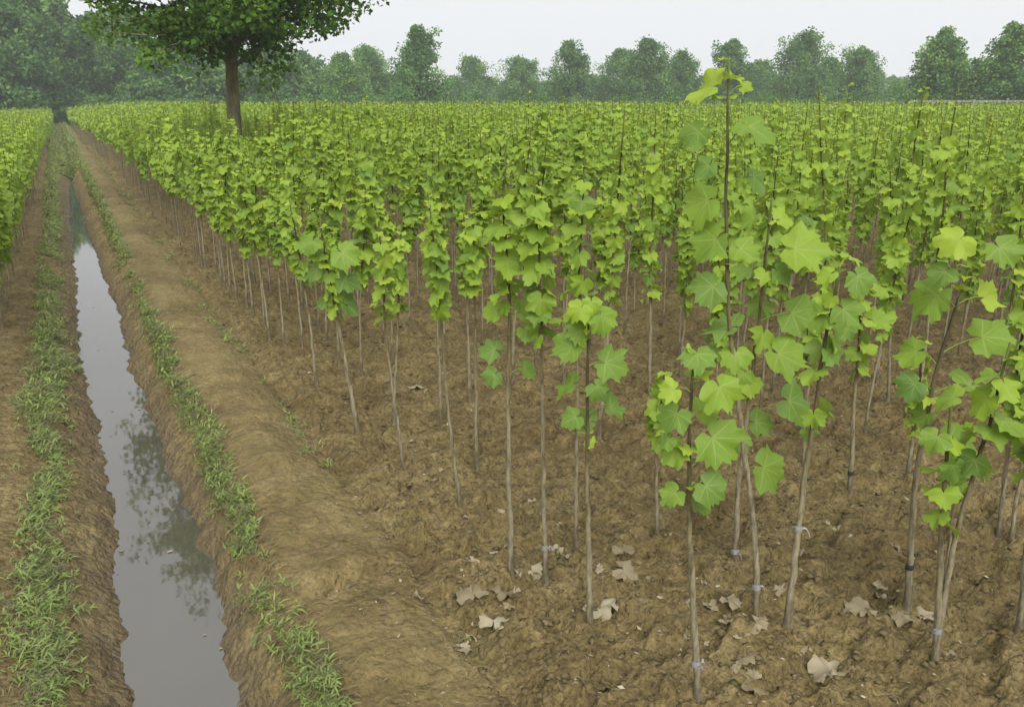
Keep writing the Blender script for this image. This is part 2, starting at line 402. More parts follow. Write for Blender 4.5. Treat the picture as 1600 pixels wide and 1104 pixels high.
# ------------------------------------------------------------------ leaves
OUT_ANG = [0, 7, 13, 21, 27, 33, 42, 50, 57, 65, 72, 83, 94, 110, 126, 146, 165]
OUT_RAD = [1.04, .90, .88, .76, .80, .83, .97, .86, .83, .72, .74, .83, .70, .62, .53, .46, .32]
def leaf_geometry(seed, droop, cup=.12, curl=.25):
    """blade of unit length, base at origin, tip along +Y, up +Z. Returns V, T, UV"""
    q = np.random.RandomState(seed)
    ang = np.array([-a for a in OUT_ANG[:0:-1]] + OUT_ANG, float)
    rad = np.array(OUT_RAD[:0:-1] + OUT_RAD)
    rad = rad * (1 + q.uniform(-.13, .11, len(rad))); ang = ang + q.uniform(-2, 2, len(ang))
    a = np.radians(ang)
    o = np.stack([np.sin(a) * rad * 1.02, np.cos(a) * rad], 1)
    mi = np.arange(0, len(ang), 2)
    i2 = o[mi] * .52
    P = np.concatenate([[(0, 0)], i2, o])
    nm, no = len(mi), len(o)
    T = []
    for k in range(nm - 1):
        T.append((0, 1+k+1, 1+k))
        A, B = 1+k, 1+k+1; o0 = 1+nm+mi[k]
        T += [(A, o0+1, o0), (A, B, o0+1), (B, o0+2, o0+1)]
    r2 = (P ** 2).sum(1); r1 = np.sqrt(r2)
    z = cup * np.abs(P[:, 0]) * .9 - curl * r2 * .5 + q.uniform(-.10, .10, len(P)) * r1
    z += q.uniform(-.22, .22) * P[:, 0] * P[:, 1]
    z += .17 * np.sin(np.arctan2(P[:, 0], P[:, 1]) * 4.3 + q.uniform(0, 6)) * r2
    V = np.stack([P[:, 0], P[:, 1], z], 1)
    c, s = math.cos(-droop), math.sin(-droop)
    V = np.stack([V[:, 0], V[:, 1]*c - V[:, 2]*s, V[:, 1]*s + V[:, 2]*c], 1)
    return V, np.array(T, np.int32), P

def petiole(p0, p1, w, sag=.06):
    p0 = np.asarray(p0, float); p1 = np.asarray(p1, float)
    t = np.linspace(0, 1, 4)[:, None]
    pts = p0 + (p1 - p0) * t; pts[:, 2] += sag * np.sin(np.pi * t[:, 0])
    return tube(pts, [w*1.3, w, w, w], 3)

def leaf_variant(seed, droop, pl):
    V, T, uv = leaf_geometry(seed, droop, .08 + .12*random.random(), .1 + .35*random.random())
    up = np.array([0, pl, .16*pl])
    V = V + up
    Vp, Fp = petiole((0, 0, 0), up, .016, .05*pl)
    n = len(V)
    return mesh('leaf', np.concatenate([V, Vp]), [T, Fp + n], True, None, np.concatenate([uv, np.full((len(Vp), 2), 0.0)]))

VARIANTS = []
for tone in range(3):
    row = []
    for i in range(8):
        dr = R([26, 44, 58, 70, 82, 50, 64, 92][i]); 
        if tone == 1: dr *= .45
        me = leaf_variant(100*tone + i, dr, [.36, .30, .40, .34, .36, .44, .28, .38][i]); me.materials.append(M_LEAF[tone])
        row.append(me)
    VARIANTS.append(row)

def hero_leaf(root, base, A, C, size, tone, seed, cam=(0, 0, 2.0)):
    """one leaf with its own petiole from stem point A to a blade centred on C (world), made local to base"""
    q = np.random.RandomState(seed)
    A = np.asarray(A, float); C = np.asarray(C, float)
    out = C - A; out[2] = 0; ln = np.linalg.norm(out) + 1e-6
    out = out / ln
    view = np.array([-C[0], -C[1], 0]); view /= np.linalg.norm(view)
    n = .62*view + .62*np.array([0, 0, 1]) + .35*out + q.uniform(-.28, .28, 3); n /= np.linalg.norm(n)
    tip = 1.0*out + np.array([0, 0, -.62 if tone != 1 else -.1]) + q.uniform(-.3, .3, 3)
    tip -= n * tip.dot(n); tip /= np.linalg.norm(tip)
    sx = np.cross(tip, n)
    V, T, uv = leaf_geometry(seed, 0, q.uniform(.02, .34), q.uniform(.05, .75))
    L = size * q.uniform(.56, .66)
    B = C - tip * L * .30
    W = B + L * (V[:, :1]*sx + V[:, 1:2]*tip + V[:, 2:3]*n)
    Vp, Fp = petiole(A, B, .0022, .012)
    me = mesh('leaf', np.concatenate([W, Vp]) - base, [T, Fp + len(W)], True, None, np.concatenate([uv, np.zeros((len(Vp), 2))]))
    return link('leaf', me, root, M_FRONT[tone])

def stem_mesh(pts, r0, sides=7):
    """knobbly tapering stem along a smoothed polyline (local coordinates)"""
    pts = np.asarray(pts, float)
    d = np.concatenate([[0], np.cumsum(np.linalg.norm(np.diff(pts, axis=0), axis=1))])
    n = max(7, int(d[-1] / .07))
    t = np.linspace(0, d[-1], n)
    P = np.stack([np.interp(t, d, pts[:, k]) for k in range(3)], 1)
    for _ in range(2):
        P[1:-1] = (P[:-2] + 2*P[1:-1] + P[2:]) / 4
    q = np.random.RandomState(int(abs(pts[0, 0] + pts[-1, 2]) * 9973) % 100000)
    P[1:-1, :2] += q.normal(0, .0018, (n-2, 2))
    u = t / d[-1]
    rad = r0 * (1.0 - .72*u) * (1 + .35*np.exp(-u*40)) * (1 + q.uniform(-.06, .10, n))
    P0 = P.copy(); P0[0, 2] -= .05
    V, F = tube(P0, rad, sides)
    return mesh('stem', V, F, True, np.repeat(u, sides)), P, rad

def stem_at(P, z):
    return np.array([np.interp(z, P[:, 2], P[:, k]) for k in range(3)])

def auto_leaves(root, P, count, frac0, smax, q, tones=(.72, .18, .08), top=True):
    ztop = P[-1, 2]; z0 = ztop * frac0
    az = q.uniform(0, 6.28)
    for k in range(count):
        u = (k + q.uniform(0, .8)) / count
        z = z0 + (ztop*.97 - z0) * u
        az += math.pi + q.normal(0, .75)
        s = smax * (.72 + .36*math.sin(math.pi*min(1, u*.95+.08))) * (1 if u < .82 else 1 - 2.4*(u-.82)) * q.uniform(.8, 1.15)
        w = q.uniform()
        tone = 1 if (u > .92 or w < tones[1]*u) else (2 if w > 1 - tones[2]*2*(1-u) else 0)
        o = link('leaf', VARIANTS[tone][q.randint(8)], root)
        a = stem_at(P, z)
        o.location = a
        o.rotation_euler = Euler((q.uniform(-.1, .55) + (.35 if u > .9 else 0), q.normal(0, .3), az), 'XYZ')
        o.scale = (s*q.uniform(.9, 1.08), s, s)

def tie(root, P, rad, z, mat, name='tie', tail=True, seed=1):
    """strip of film wound round the stem, with loose ends"""
    q = np.random.RandomState(seed)
    a = stem_at(P, z); r = float(np.interp(z, P[:, 2], rad)) + .0025
    p = Pile()
    th = np.linspace(0, 4*math.pi, 26)
    c = np.stack([a[0] + (r + .001*np.sin(3*th)) * np.cos(th), a[1] + (r + .001*np.cos(5*th)) * np.sin(th), a[2] - .01 + .02*th/12.57], 1)
    lo, hi = c.copy(), c.copy(); lo[:, 2] -= .007; hi[:, 2] += .007
    V = np.concatenate([lo, hi]); n = len(c)
    p.add(V, [(i, i+1, n+i+1, n+i) for i in range(n-1)])
    if tail:
        for s in range(3):
            ang = q.uniform(0, 6.28); d = np.array([math.cos(ang), math.sin(ang), 0])
            t = np.linspace(0, 1, 6)[:, None]; Lg = q.uniform(.015, .04)
            cc = a + d*r + d*Lg*t*.8 + np.array([0, 0, 1]) * (np.sin(t*2.2)*.012 - t*t*q.uniform(-.01, .05))
            w = np.array([-d[1]*.3, d[0]*.3, .9]) * .0035
            p.add(np.concatenate([cc - w, cc + w]), [(i, i+1, 6+i+1, 6+i) for i in range(5)])
    return link(name, p.mesh(name), root, mat)

# ------------------------------------------------------------------ the saplings in front, each measured on its own
HERO = [
('tall', [(2.14, 1.92, -0.0), (2.123, 1.929, 0.304), (2.061, 1.963, 0.683), (2.0, 1.996, 1.011), (1.948, 2.024, 1.341), (1.923, 2.038, 1.649), (1.908, 2.046, 1.917), (1.899, 2.051, 2.118)], [(1.886, 2.132, 2.042, 0.13, 1), (1.961, 1.966, 1.908, 0.135, 2), (1.829, 2.113, 1.886, 0.109, 2), (2.051, 2.027, 1.749, 0.099, 0), (1.876, 2.12, 1.668, 0.122, 0), (1.886, 2.065, 1.529, 0.131, 0), (1.946, 2.071, 2.079, 0.054, 1), (1.974, 2.065, 1.235, 0.137, 0), (1.866, 2.037, 1.381, 0.122, 0), (1.997, 2.005, 1.507, 0.109, 0), (1.822, 2.045, 1.788, 0.083, 0), (1.976, 1.986, 1.138, 0.099, 0), (1.968, 2.037, 2.045, 0.045, 1)], 0, 0.012),
('bigleaf', [(2.377, 2.284, 0.0), (2.359, 2.294, 0.381), (2.368, 2.289, 0.738), (2.38, 2.282, 1.169), (2.38, 2.282, 1.493), (2.383, 2.28, 1.637)], [(2.472, 2.165, 1.453, 0.213, 1), (2.525, 2.206, 1.168, 0.186, 0), (2.443, 2.176, 1.013, 0.185, 0), (2.573, 2.214, 0.784, 0.184, 2), (2.474, 2.224, 0.49, 0.203, 2), (2.314, 2.298, 0.915, 0.126, 0), (2.423, 2.227, 1.346, 0.113, 0), (2.483, 2.303, 1.558, 0.102, 1), (2.322, 2.323, 1.554, 0.115, 0), (2.359, 2.362, 1.353, 0.129, 0), (2.47, 2.3, 0.685, 0.137, 0), (2.289, 2.259, 0.65, 0.122, 2)], 3, 0.011),
('front', [(1.654, 1.699, 0.0), (1.62, 1.718, 0.377), (1.582, 1.739, 0.779), (1.567, 1.747, 1.062), (1.568, 1.746, 1.276)], [(1.551, 1.711, 1.276, 0.101, 0), (1.474, 1.742, 1.18, 0.087, 1), (1.612, 1.658, 1.173, 0.151, 0), (1.506, 1.749, 1.084, 0.116, 0), (1.631, 1.672, 1.003, 0.156, 2), (1.521, 1.757, 0.966, 0.114, 0), (1.604, 1.665, 0.86, 0.122, 2), (1.523, 1.758, 0.818, 0.088, 2), (1.645, 1.756, 1.086, 0.099, 0), (1.485, 1.753, 1.013, 0.07, 0), (1.628, 1.724, 0.773, 0.094, 2)], 0, 0.0115),
('shortstar', [(1.566, 2.232, 0.0), (1.544, 2.244, 0.524), (1.532, 2.251, 0.937), (1.529, 2.252, 1.306)], [(1.46, 2.212, 1.317, 0.091, 1), (1.55, 2.196, 1.278, 0.128, 0), (1.462, 2.291, 1.166, 0.14, 0), (1.62, 2.226, 1.101, 0.133, 0), (1.497, 2.34, 1.008, 0.122, 0), (1.649, 2.24, 0.926, 0.108, 2), (1.543, 2.273, 0.89, 0.094, 2), (1.472, 2.262, 0.907, 0.106, 2), (1.546, 2.198, 1.025, 0.104, 0), (1.507, 2.202, 1.336, 0.074, 1), (1.495, 2.271, 1.225, 0.09, 0)], 0, 0.011),
('longthin', [(1.465, 2.694, -0.0), (1.456, 2.699, 0.45), (1.449, 2.702, 0.908), (1.459, 2.697, 1.254), (1.435, 2.71, 1.554), (1.444, 2.705, 1.844)], [(1.41, 2.783, 1.041, 0.109, 2), (1.538, 2.71, 1.197, 0.118, 0), (1.503, 2.627, 1.13, 0.11, 2), (1.42, 2.776, 1.197, 0.102, 0), (1.54, 2.689, 0.96, 0.104, 2), (1.368, 2.685, 0.954, 0.096, 2)], 18, 0.0105),
('longthin2', [(1.558, 2.56, 0.0), (1.544, 2.568, 0.487), (1.531, 2.575, 1.144), (1.514, 2.584, 1.564), (1.496, 2.594, 1.785)], [], 20, 0.01),
('thin3', [(1.811, 2.712, 0.0), (1.802, 2.717, 0.545), (1.794, 2.721, 1.127), (1.797, 2.72, 1.527), (1.806, 2.715, 1.815)], [], 20, 0.0095),
('behindfront', [(2.246, 2.67, 0.0), (2.222, 2.683, 0.403), (2.228, 2.68, 0.659), (2.237, 2.674, 0.874)], [], 12, 0.01),
('dark1', [(3.371, 4.178, -0.0), (3.333, 4.199, 1.02), (3.318, 4.207, 1.954)], [], 30, 0.013),
('dark2', [(2.646, 3.751, 0.0), (2.676, 3.734, 0.696), (2.694, 3.725, 1.337), (2.716, 3.713, 1.954)], [], 28, 0.012),
('leaning', [(2.217, 1.833, 0.0), (2.216, 1.833, 0.519), (2.222, 1.83, 0.953), (2.231, 1.825, 1.283), (2.244, 1.818, 1.468)], [(2.263, 1.74, 1.43, 0.123, 0), (2.208, 1.84, 1.434, 0.095, 1), (2.233, 1.752, 1.322, 0.107, 0), (2.302, 1.823, 1.499, 0.087, 1), (2.198, 1.836, 1.284, 0.101, 0), (2.24, 1.8, 1.161, 0.097, 2)], 3, 0.012),
('lone', [(3.41, 2.522, 0.0), (3.371, 2.543, 0.561), (3.349, 2.555, 0.999), (3.345, 2.557, 1.208)], [(3.495, 2.55, 0.949, 0.161, 0), (3.252, 2.556, 0.914, 0.138, 0), (3.428, 2.536, 1.124, 0.145, 0)], 9, 0.011),
('rightlean', [(2.756, 1.703, 0.0), (2.71, 1.728, 0.578), (2.719, 1.723, 1.073), (2.765, 1.698, 1.432)], [(2.643, 1.687, 1.53, 0.127, 1), (2.833, 1.617, 1.494, 0.152, 0), (2.66, 1.758, 1.315, 0.166, 0), (2.869, 1.665, 1.329, 0.116, 1), (2.949, 1.669, 1.163, 0.205, 0), (2.666, 1.805, 1.103, 0.148, 0), (2.885, 1.661, 0.984, 0.177, 2), (2.622, 1.755, 0.992, 0.128, 2), (2.791, 1.639, 0.783, 0.139, 2), (2.632, 1.708, 1.42, 0.103, 0), (2.697, 1.735, 0.87, 0.111, 2)], 0, 0.012),
('fork', [(2.557, 1.436, 0.0), (2.546, 1.442, 0.153), (2.504, 1.465, 0.522), (2.478, 1.479, 0.816), (2.462, 1.488, 1.026)], [(2.578, 1.499, 0.846, 0.111, 2), (2.387, 1.478, 0.93, 0.105, 2), (2.466, 1.509, 1.063, 0.119, 0)], 4, 0.012),
('rightthin', [(2.976, 1.684, 0.0), (2.946, 1.7, 0.419), (2.935, 1.706, 0.645), (2.929, 1.709, 0.835)], [], 8, 0.008),
('stubleafy', [(3.885, 2.524, 0.0), (3.876, 2.529, 0.402), (3.857, 2.539, 0.835)], [], 14, 0.011),
('edge1', [(3.685, 1.887, 0.0), (3.647, 1.908, 0.532), (3.617, 1.924, 0.963), (3.598, 1.934, 1.253)], [], 14, 0.011),
('edge2', [(3.676, 1.825, 0.0), (3.651, 1.839, 0.494), (3.634, 1.848, 0.922)], [], 12, 0.01),
('leftfront', [(1.379, 4.553, 0.0), (1.318, 4.586, 0.668), (1.262, 4.617, 1.135), (1.253, 4.621, 1.366)], [(1.176, 4.585, 1.204, 0.169, 0), (1.366, 4.516, 1.142, 0.186, 0), (1.197, 4.655, 1.04, 0.181, 0), (1.388, 4.571, 0.978, 0.19, 2), (1.255, 4.691, 0.851, 0.178, 2), (1.389, 4.601, 0.847, 0.169, 2)], 14, 0.012),
('l2', [(1.464, 3.981, -0.0), (1.426, 4.001, 0.43), (1.401, 4.015, 0.8), (1.402, 4.014, 1.118), (1.396, 4.018, 1.389)], [], 12, 0.01),
('l3', [(1.524, 3.349, 0.0), (1.483, 3.372, 0.492), (1.46, 3.384, 0.951), (1.443, 3.393, 1.319), (1.428, 3.401, 1.553)], [], 14, 0.01),
('l4', [(1.828, 3.783, 0.0), (1.828, 3.783, 0.505), (1.831, 3.781, 1.049), (1.822, 3.786, 1.521)], [], 16, 0.01),
('l5', [(1.629, 4.595, 0.0), (1.68, 4.567, 0.706), (1.719, 4.546, 1.299)], [], 16, 0.0105),
('l6', [(1.393, 5.555, 0.0), (1.382, 5.561, 0.509), (1.349, 5.579, 0.971), (1.316, 5.597, 1.367)], [], 18, 0.011),
('l7', [(1.923, 4.497, 0.0), (1.914, 4.501, 0.691), (1.904, 4.507, 1.096), (1.883, 4.518, 1.482)], [], 16, 0.01),
('mid1', [(4.171, 4.831, 0.0), (4.157, 4.838, 0.741), (4.15, 4.842, 1.337)], [], 20, 0.011),
('mid2', [(3.437, 2.86, 0.0), (3.397, 2.882, 0.52), (3.367, 2.898, 0.954)], [], 10, 0.01),
('mid3', [(3.736, 3.158, 0.0), (3.752, 3.149, 0.538), (3.751, 3.149, 1.042)], [], 14, 0.01),
('edge3', [(2.994, 1.388, 0.0), (2.953, 1.41, 0.423), (2.915, 1.43, 0.862), (2.901, 1.438, 1.15)], [], 12, 0.011),
('backright', [(4.67, 3.262, 0.0), (4.619, 3.29, 0.63), (4.588, 3.307, 1.054), (4.562, 3.321, 1.379)], [], 18, 0.011),
]
LABEL = {
 'tall': 'tallest sapling, bare upper stem and a yellow leaf rising above the horizon',
 'bigleaf': 'sapling with the very large pale green leaf, beside the tallest sapling',
 'front': 'foremost sapling with straight pale stem and broad leaves, at the bottom edge',
 'shortstar': 'short sapling with star shaped tuft of leaves, alone right of the bund',
 'longthin': 'long thin sapling with small low leaves, left of the star tufted one',
 'longthin2': 'bare lower stemmed sapling just left of the star tufted one',
 'thin3': 'thin sapling rising directly behind the star tufted one',
 'behindfront': 'low sapling half hidden behind the foremost sapling with the pale stem',
 'dark1': 'tall dark stemmed sapling reaching the horizon, left of the tallest sapling',
 'dark2': 'tall dark stemmed sapling reaching the horizon, second left of the tallest',
 'leaning': 'sapling leaning right with a single drooping leaf beside its top',
 'lone': 'sapling standing apart on bare soil, between the leaning and right-hand ones',
 'rightlean': 'strongly leaning green stemmed sapling with big leaves, near the right edge',
 'fork': 'sapling forked near the ground with a white plastic tie at the fork',
 'rightthin': 'very thin sapling standing just behind the forked tied one',
 'stubleafy': 'small leafy sapling behind the strongly leaning green stemmed one',
 'edge1': 'first of the two saplings standing together at the right edge',
 'edge3': 'dark based sapling cut by the right edge, lowest in the photo there',
 'backright': 'upright sapling behind the strongly leaning one, first of the dense right part',
 'edge2': 'second of the two saplings standing together at the right edge',
 'leftfront': 'leafy sapling with foliage down both sides, foremost where the bund row starts',
 'l2': 'sapling with a bent pale lower stem nearest the bund, left of centre',
 'l3': 'sapling with a roughened pale base, foremost left of the long thin one',
 'l4': 'straight slim sapling just left of the long thin one, farther back',
 'l5': 'upright sapling directly right of the leafy bund row sapling',
 'l6': 'sapling with grey scarred base in the bund row, left of its leafy neighbour',
 'l7': 'slim sapling behind the one with roughened pale base',
 'mid1': 'sapling immediately right of the tall dark stemmed one left of the tallest',
 'mid2': 'low sapling behind the leaning one, on the bare soil',
 'mid3': 'sapling crossing behind the leaning one near its middle',
}
F0 = {'longthin': .66, 'longthin2': .62, 'thin3': .54, 'dark1': .34, 'dark2': .42, 'l2': .62, 'l3': .66, 'l4': .66, 'l5': .58, 'l6': .56, 'l7': .62, 'mid1': .45, 'leftfront': .56, 'bigleaf': .45, 'edge1': .5, 'edge2': .5, 'stubleafy': .3, 'rightthin': .6}
HERO_BASES = []
def place_hero(h, k):
    nm, pl, leaves, nauto, r0 = h
    q = np.random.RandomState(500 + k)
    pl = np.array(pl, float)
    gz = float(ground_z(pl[0, 0], pl[0, 1]))
    pl[0, 2] = gz
    base = pl[0].copy()
    r0 = r0 * (1.1 if nm == 'tall' else 1.22 if leaves else 1.05)
    root = link('sapling', None); root.location = base; root.empty_display_size = .1
    tag(root, LABEL[nm], 'sapling', 'saplings standing apart in front of the dense rows')
    me, P, rad = stem_mesh(pl - base, r0, 8)
    link('stem', me, root, M_STEM)
    HERO_BASES.append((base[0], base[1]))
    for i, (x, y, z, s, t) in enumerate(leaves):
        C = np.array([x, y, z]); zz = min(max(z - base[2] - .02 + q.uniform(-.03, .03), .05), P[-1, 2])
        A = stem_at(P, zz) + base
        hero_leaf(root, base, A, C, s * (1.3 if nm == 'tall' else 1.05), t, 40*k + i + 7)
    if nauto:
        f0 = F0.get(nm, .55)
        auto_leaves(root, P, nauto + (5 if leaves else 6), f0, .068, q)
    else:
        for i in range(5):       # tip buds and tiny leaves, some low side sprouts
            o = link('leaf', VARIANTS[1][q.randint(8)], root)
            u = 1 - .03*i if i < 3 else q.uniform(.45, .8)
            o.location = stem_at(P, P[-1, 2]*u); s = q.uniform(.03, .06)
            o.scale = (s, s, s); o.rotation_euler = (q.uniform(.3, 1.0), 0, q.uniform(0, 6.28))
    if nm == 'fork':
        f2 = np.array([[2.572, 1.432, .135], [2.60, 1.42, .48], [2.59, 1.425, .90], [2.585, 1.43, 1.27]]) ; f2[:, 2] += gz
        f2 = np.array(FORK2); 
        V, F = None, None
        me2, P2, r2 = stem_mesh(f2 - base, r0*.85, 7)
        link('stem', me2, root, M_STEM)
        auto_leaves(root, P2, 9, .62, .085, q)
        tie(root, P, rad, .15, M_PLASTIC, seed=3)
    if nm == 'front': tie(root, P, rad, .145, M_PLASTIC, seed=4)
    if nm == 'longthin2': tie(root, P, rad, .17, M_PLASTIC, seed=5)
    if nm == 'tall': tie(root, P, rad, .14, M_PLASTIC, seed=6)
    if nm == 'bigleaf': tie(root, P, rad, .05, M_PLASTIC, seed=7)
    if nm == 'leaning': tie(root, P, rad, .42, M_PLASTIC, seed=8, tail=True)
    if nm == 'rightlean': tie(root, P, rad, .19, M_TAPE, 'tape', False, seed=9)
    if nm == 'lone': tie(root, P, rad, .12, M_TAPE, 'tape', False, seed=10)
    return root
FORK2 = [(2.548, 1.441, 0.139), (2.544, 1.443, 0.522), (2.559, 1.435, 0.745), (2.584, 1.421, 0.957), (2.597, 1.414, 1.258)]
for k, h in enumerate(HERO): place_hero(h, k)

# ------------------------------------------------------------------ the planted rows
psi, pit = R(PSI), R(PITCH)
fw = np.array([math.sin(psi)*math.cos(pit), math.cos(psi)*math.cos(pit), -math.sin(pit)])
rt = np.array([math.cos(psi), -math.sin(psi), 0]); upv = np.cross(rt, fw)
def view_angle(x, y):     # bearing right of the camera heading
    return np.degrees(np.arctan2(x*rt[0] + y*rt[1], x*math.sin(psi) + y*math.cos(psi)))

rows = []
def plant(x, y, row): rows.append((x, y, row))
q = np.random.RandomState(77)
# right field: rows parallel to the ditch
i = 0
x = 1.38
while x < 66:
    d = .40 if x < 9 else .55
    y = -2.0 if x > 6 else 0.3
    while y < 78:
        D = math.hypot(x, y)
        sy = (.34 if i == 0 else .40) if D < 22 else (.42 if D < 40 else .6)
        y += sy * q.uniform(.75, 1.25)
        xx = x + q.normal(0, .045); yy = y + q.normal(0, .05)
        D = math.hypot(xx, yy)
        if yy > 78 - .75*max(0, xx): break
        b = view_angle(xx, yy)
        if abs(b) > 41 or (D > 30 and abs(b) > 37): continue
        lim = 5.0 if b < 3 else (5.3 if b < 14 else 4.7)
        if i == 0: lim = 5.9
        if D < lim and b < 37: continue
        if (xx - 3.2)**2 + (yy - 17.0)**2 < .9: continue
        if D < 7.5 and q.uniform() < (.42 if i > 0 else .05): continue
        if any((xx-hx)**2 + (yy-hy)**2 < .05 for hx, hy in HERO_BASES): continue
        plant(xx - .42*float(sstep(20, 70, yy)), yy, i)
    x += d; i += 1
# left field
x = -.72; i = -1
while x > -14:
    y = 6.3 if i == -1 else 7.0
    while y < 80:
        D = math.hypot(x, y)
        y += (.27 if i == -1 else .36) * q.uniform(.75, 1.25) * (1 if D < 22 else 1.5)
        xx = x + q.normal(0, .04); yy = y + q.normal(0, .05)
        if abs(view_angle(xx, yy)) > 40: continue
        plant(xx + .30*float(sstep(20, 70, yy)), yy, i)
    x -= .42; i -= 1
rows = np.array(rows)
gz = ground_z(rows[:, 0], rows[:, 1], False)
dist = np.hypot(rows[:, 0], rows[:, 1])
q = np.random.RandomState(78)
hgt = 1.36 + .14*sstep(7, 13, dist) + .24*sstep(1.2, 4.5, rows[:, 0]) + q.normal(0, .19, len(rows)) + .12*perlin(rows[:, 0]*.25, rows[:, 1]*.25, 40)
hgt = np.where(rows[:, 2] < 0, 1.46 + q.normal(0, .11, len(rows)), hgt)
tallm = (q.uniform(size=len(rows)) < .10) & (rows[:, 0] > 2.5)
hgt = np.where(tallm, hgt + q.uniform(.15, .40, len(rows)), hgt)
hgt = np.clip(hgt, 1.05, 2.12)
order = np.argsort(dist)
vis = np.abs(view_angle(rows[:, 0], rows[:, 1])) < 34.5
NEAR = [k for k in order if vis[k]][:300 - len(HERO)]
nearset = set(NEAR)

ONES = ['', 'first', 'second', 'third', 'fourth', 'fifth', 'sixth', 'seventh', 'eighth', 'ninth', 'tenth', 'eleventh', 'twelfth', 'thirteenth', 'fourteenth', 'fifteenth', 'sixteenth', 'seventeenth', 'eighteenth', 'nineteenth']
TENS = {20: ('twentieth', 'twenty'), 30: ('thirtieth', 'thirty'), 40: ('fortieth', 'forty')}
def ordinal(n):
    if n < 20: return ONES[n]
    a, b = TENS[n // 10 * 10]
    return a if n % 10 == 0 else b + '-' + ONES[n % 10]
RANK = {}
for rw in set(rows[NEAR, 2]):
    for j, k in enumerate(sorted([k for k in NEAR if rows[k, 2] == rw], key=lambda k: rows[k, 1])): RANK[k] = j + 1

def filler(k):
    x, y, row = rows[k]
    q = np.random.RandomState(9000 + int(k))
    h = hgt[k]; z0 = float(ground_z(x, y))
    root = link('sapling', None); root.location = (x, y, z0); root.empty_display_size = .1
    b = float(view_angle(x, y))
    side = 'left' if row < 0 else 'right'
    size = 'tall' if h > 1.75 else ('short' if h < 1.35 else 'mid-height')
    nth = RANK[k]
    if row < 0:
        rw = 'outermost row' if row == -1 else ordinal(int(-row)) + ' row in'
        tag(root, 'leafy %s sapling, %s from the front in the %s left of the ditch' % (size, ordinal(nth), rw), 'sapling', 'saplings of the left-hand planting')
    elif row == 0:
        tag(root, 'slender %s sapling, %s from the front in the dense row along the bund' % (size, ordinal(nth)), 'sapling', 'saplings of the row along the bund')
    else:
        tag(root, 'slender %s sapling, %s of the dense part of the %s row from the bund' % (size, ordinal(nth), ordinal(int(row)+1)), 'sapling', 'saplings in the front ranks of the dense rows')
    ln = q.normal(0, .05, 2)
    zz = np.linspace(0, 1, 6)
    pts = np.stack([ln[0]*zz*zz*h + q.normal(0, .012, 6)*zz, ln[1]*zz*zz*h + q.normal(0, .012, 6)*zz, zz*h], 1)
    me, P, rad = stem_mesh(pts, q.uniform(.0085, .0135), 6)
    link('stem', me, root, M_STEM)
    auto_leaves(root, P, int(q.uniform(29, 37) * (1 if row >= 0 else 1.35)), (q.uniform(.48, .60) - .17*float(sstep(4, 16, b)) if row > 0 else q.uniform(.44, .54)) if row >= 0 else q.uniform(.22, .32), q.uniform(.062, .088), q)
for k in NEAR: filler(k)

# the rest of the planting: too many to pick apart
def rot_rows(az, el, roll):
    ca, sa = np.cos(az), np.sin(az); ce, se = np.cos(el), np.sin(el); cr, sr = np.cos(roll), np.sin(roll)
    X = np.stack([ca*cr - sa*se*sr, sa*cr + ca*se*sr, -ce*sr], 1)
    Y = np.stack([-sa*ce, ca*ce, se], 1)
    Z = np.cross(X, Y)
    return X, Y, Z

def leaf_template(kind):
    if kind == 0:
        a = np.radians([0, 22, 42, 64, 84, 140, -140, -84, -64, -42, -22]); r = np.array([1, .66, .92, .6, .72, .42, .42, .72, .6, .92, .66])
        P = np.concatenate([[(0, .1)], np.stack([np.sin(a)*r, np.cos(a)*r], 1)])
        z = -.28*(P**2).sum(1) + .12*np.abs(P[:, 0])
        n = len(a); T = [(0, 1+(k+1) % n, 1+k) for k in range(n) if k != 5]
    else:
        P = np.array([(0, 0), (.55, .38), (0, 1.0), (-.55, .38)]); z = np.array([0, .05, -.3, .05])
        T = [(0, 1, 2), (0, 2, 3)]
    V = np.stack([P[:, 0], P[:, 1], z], 1)
    dr = -R(58); c, s = math.cos(dr), math.sin(dr)
    V = np.stack([V[:, 0], V[:, 1]*c - V[:, 2]*s, V[:, 1]*s + V[:, 2]*c], 1) + np.array([0, .36, .06])
    return V, np.array(T, np.int32)

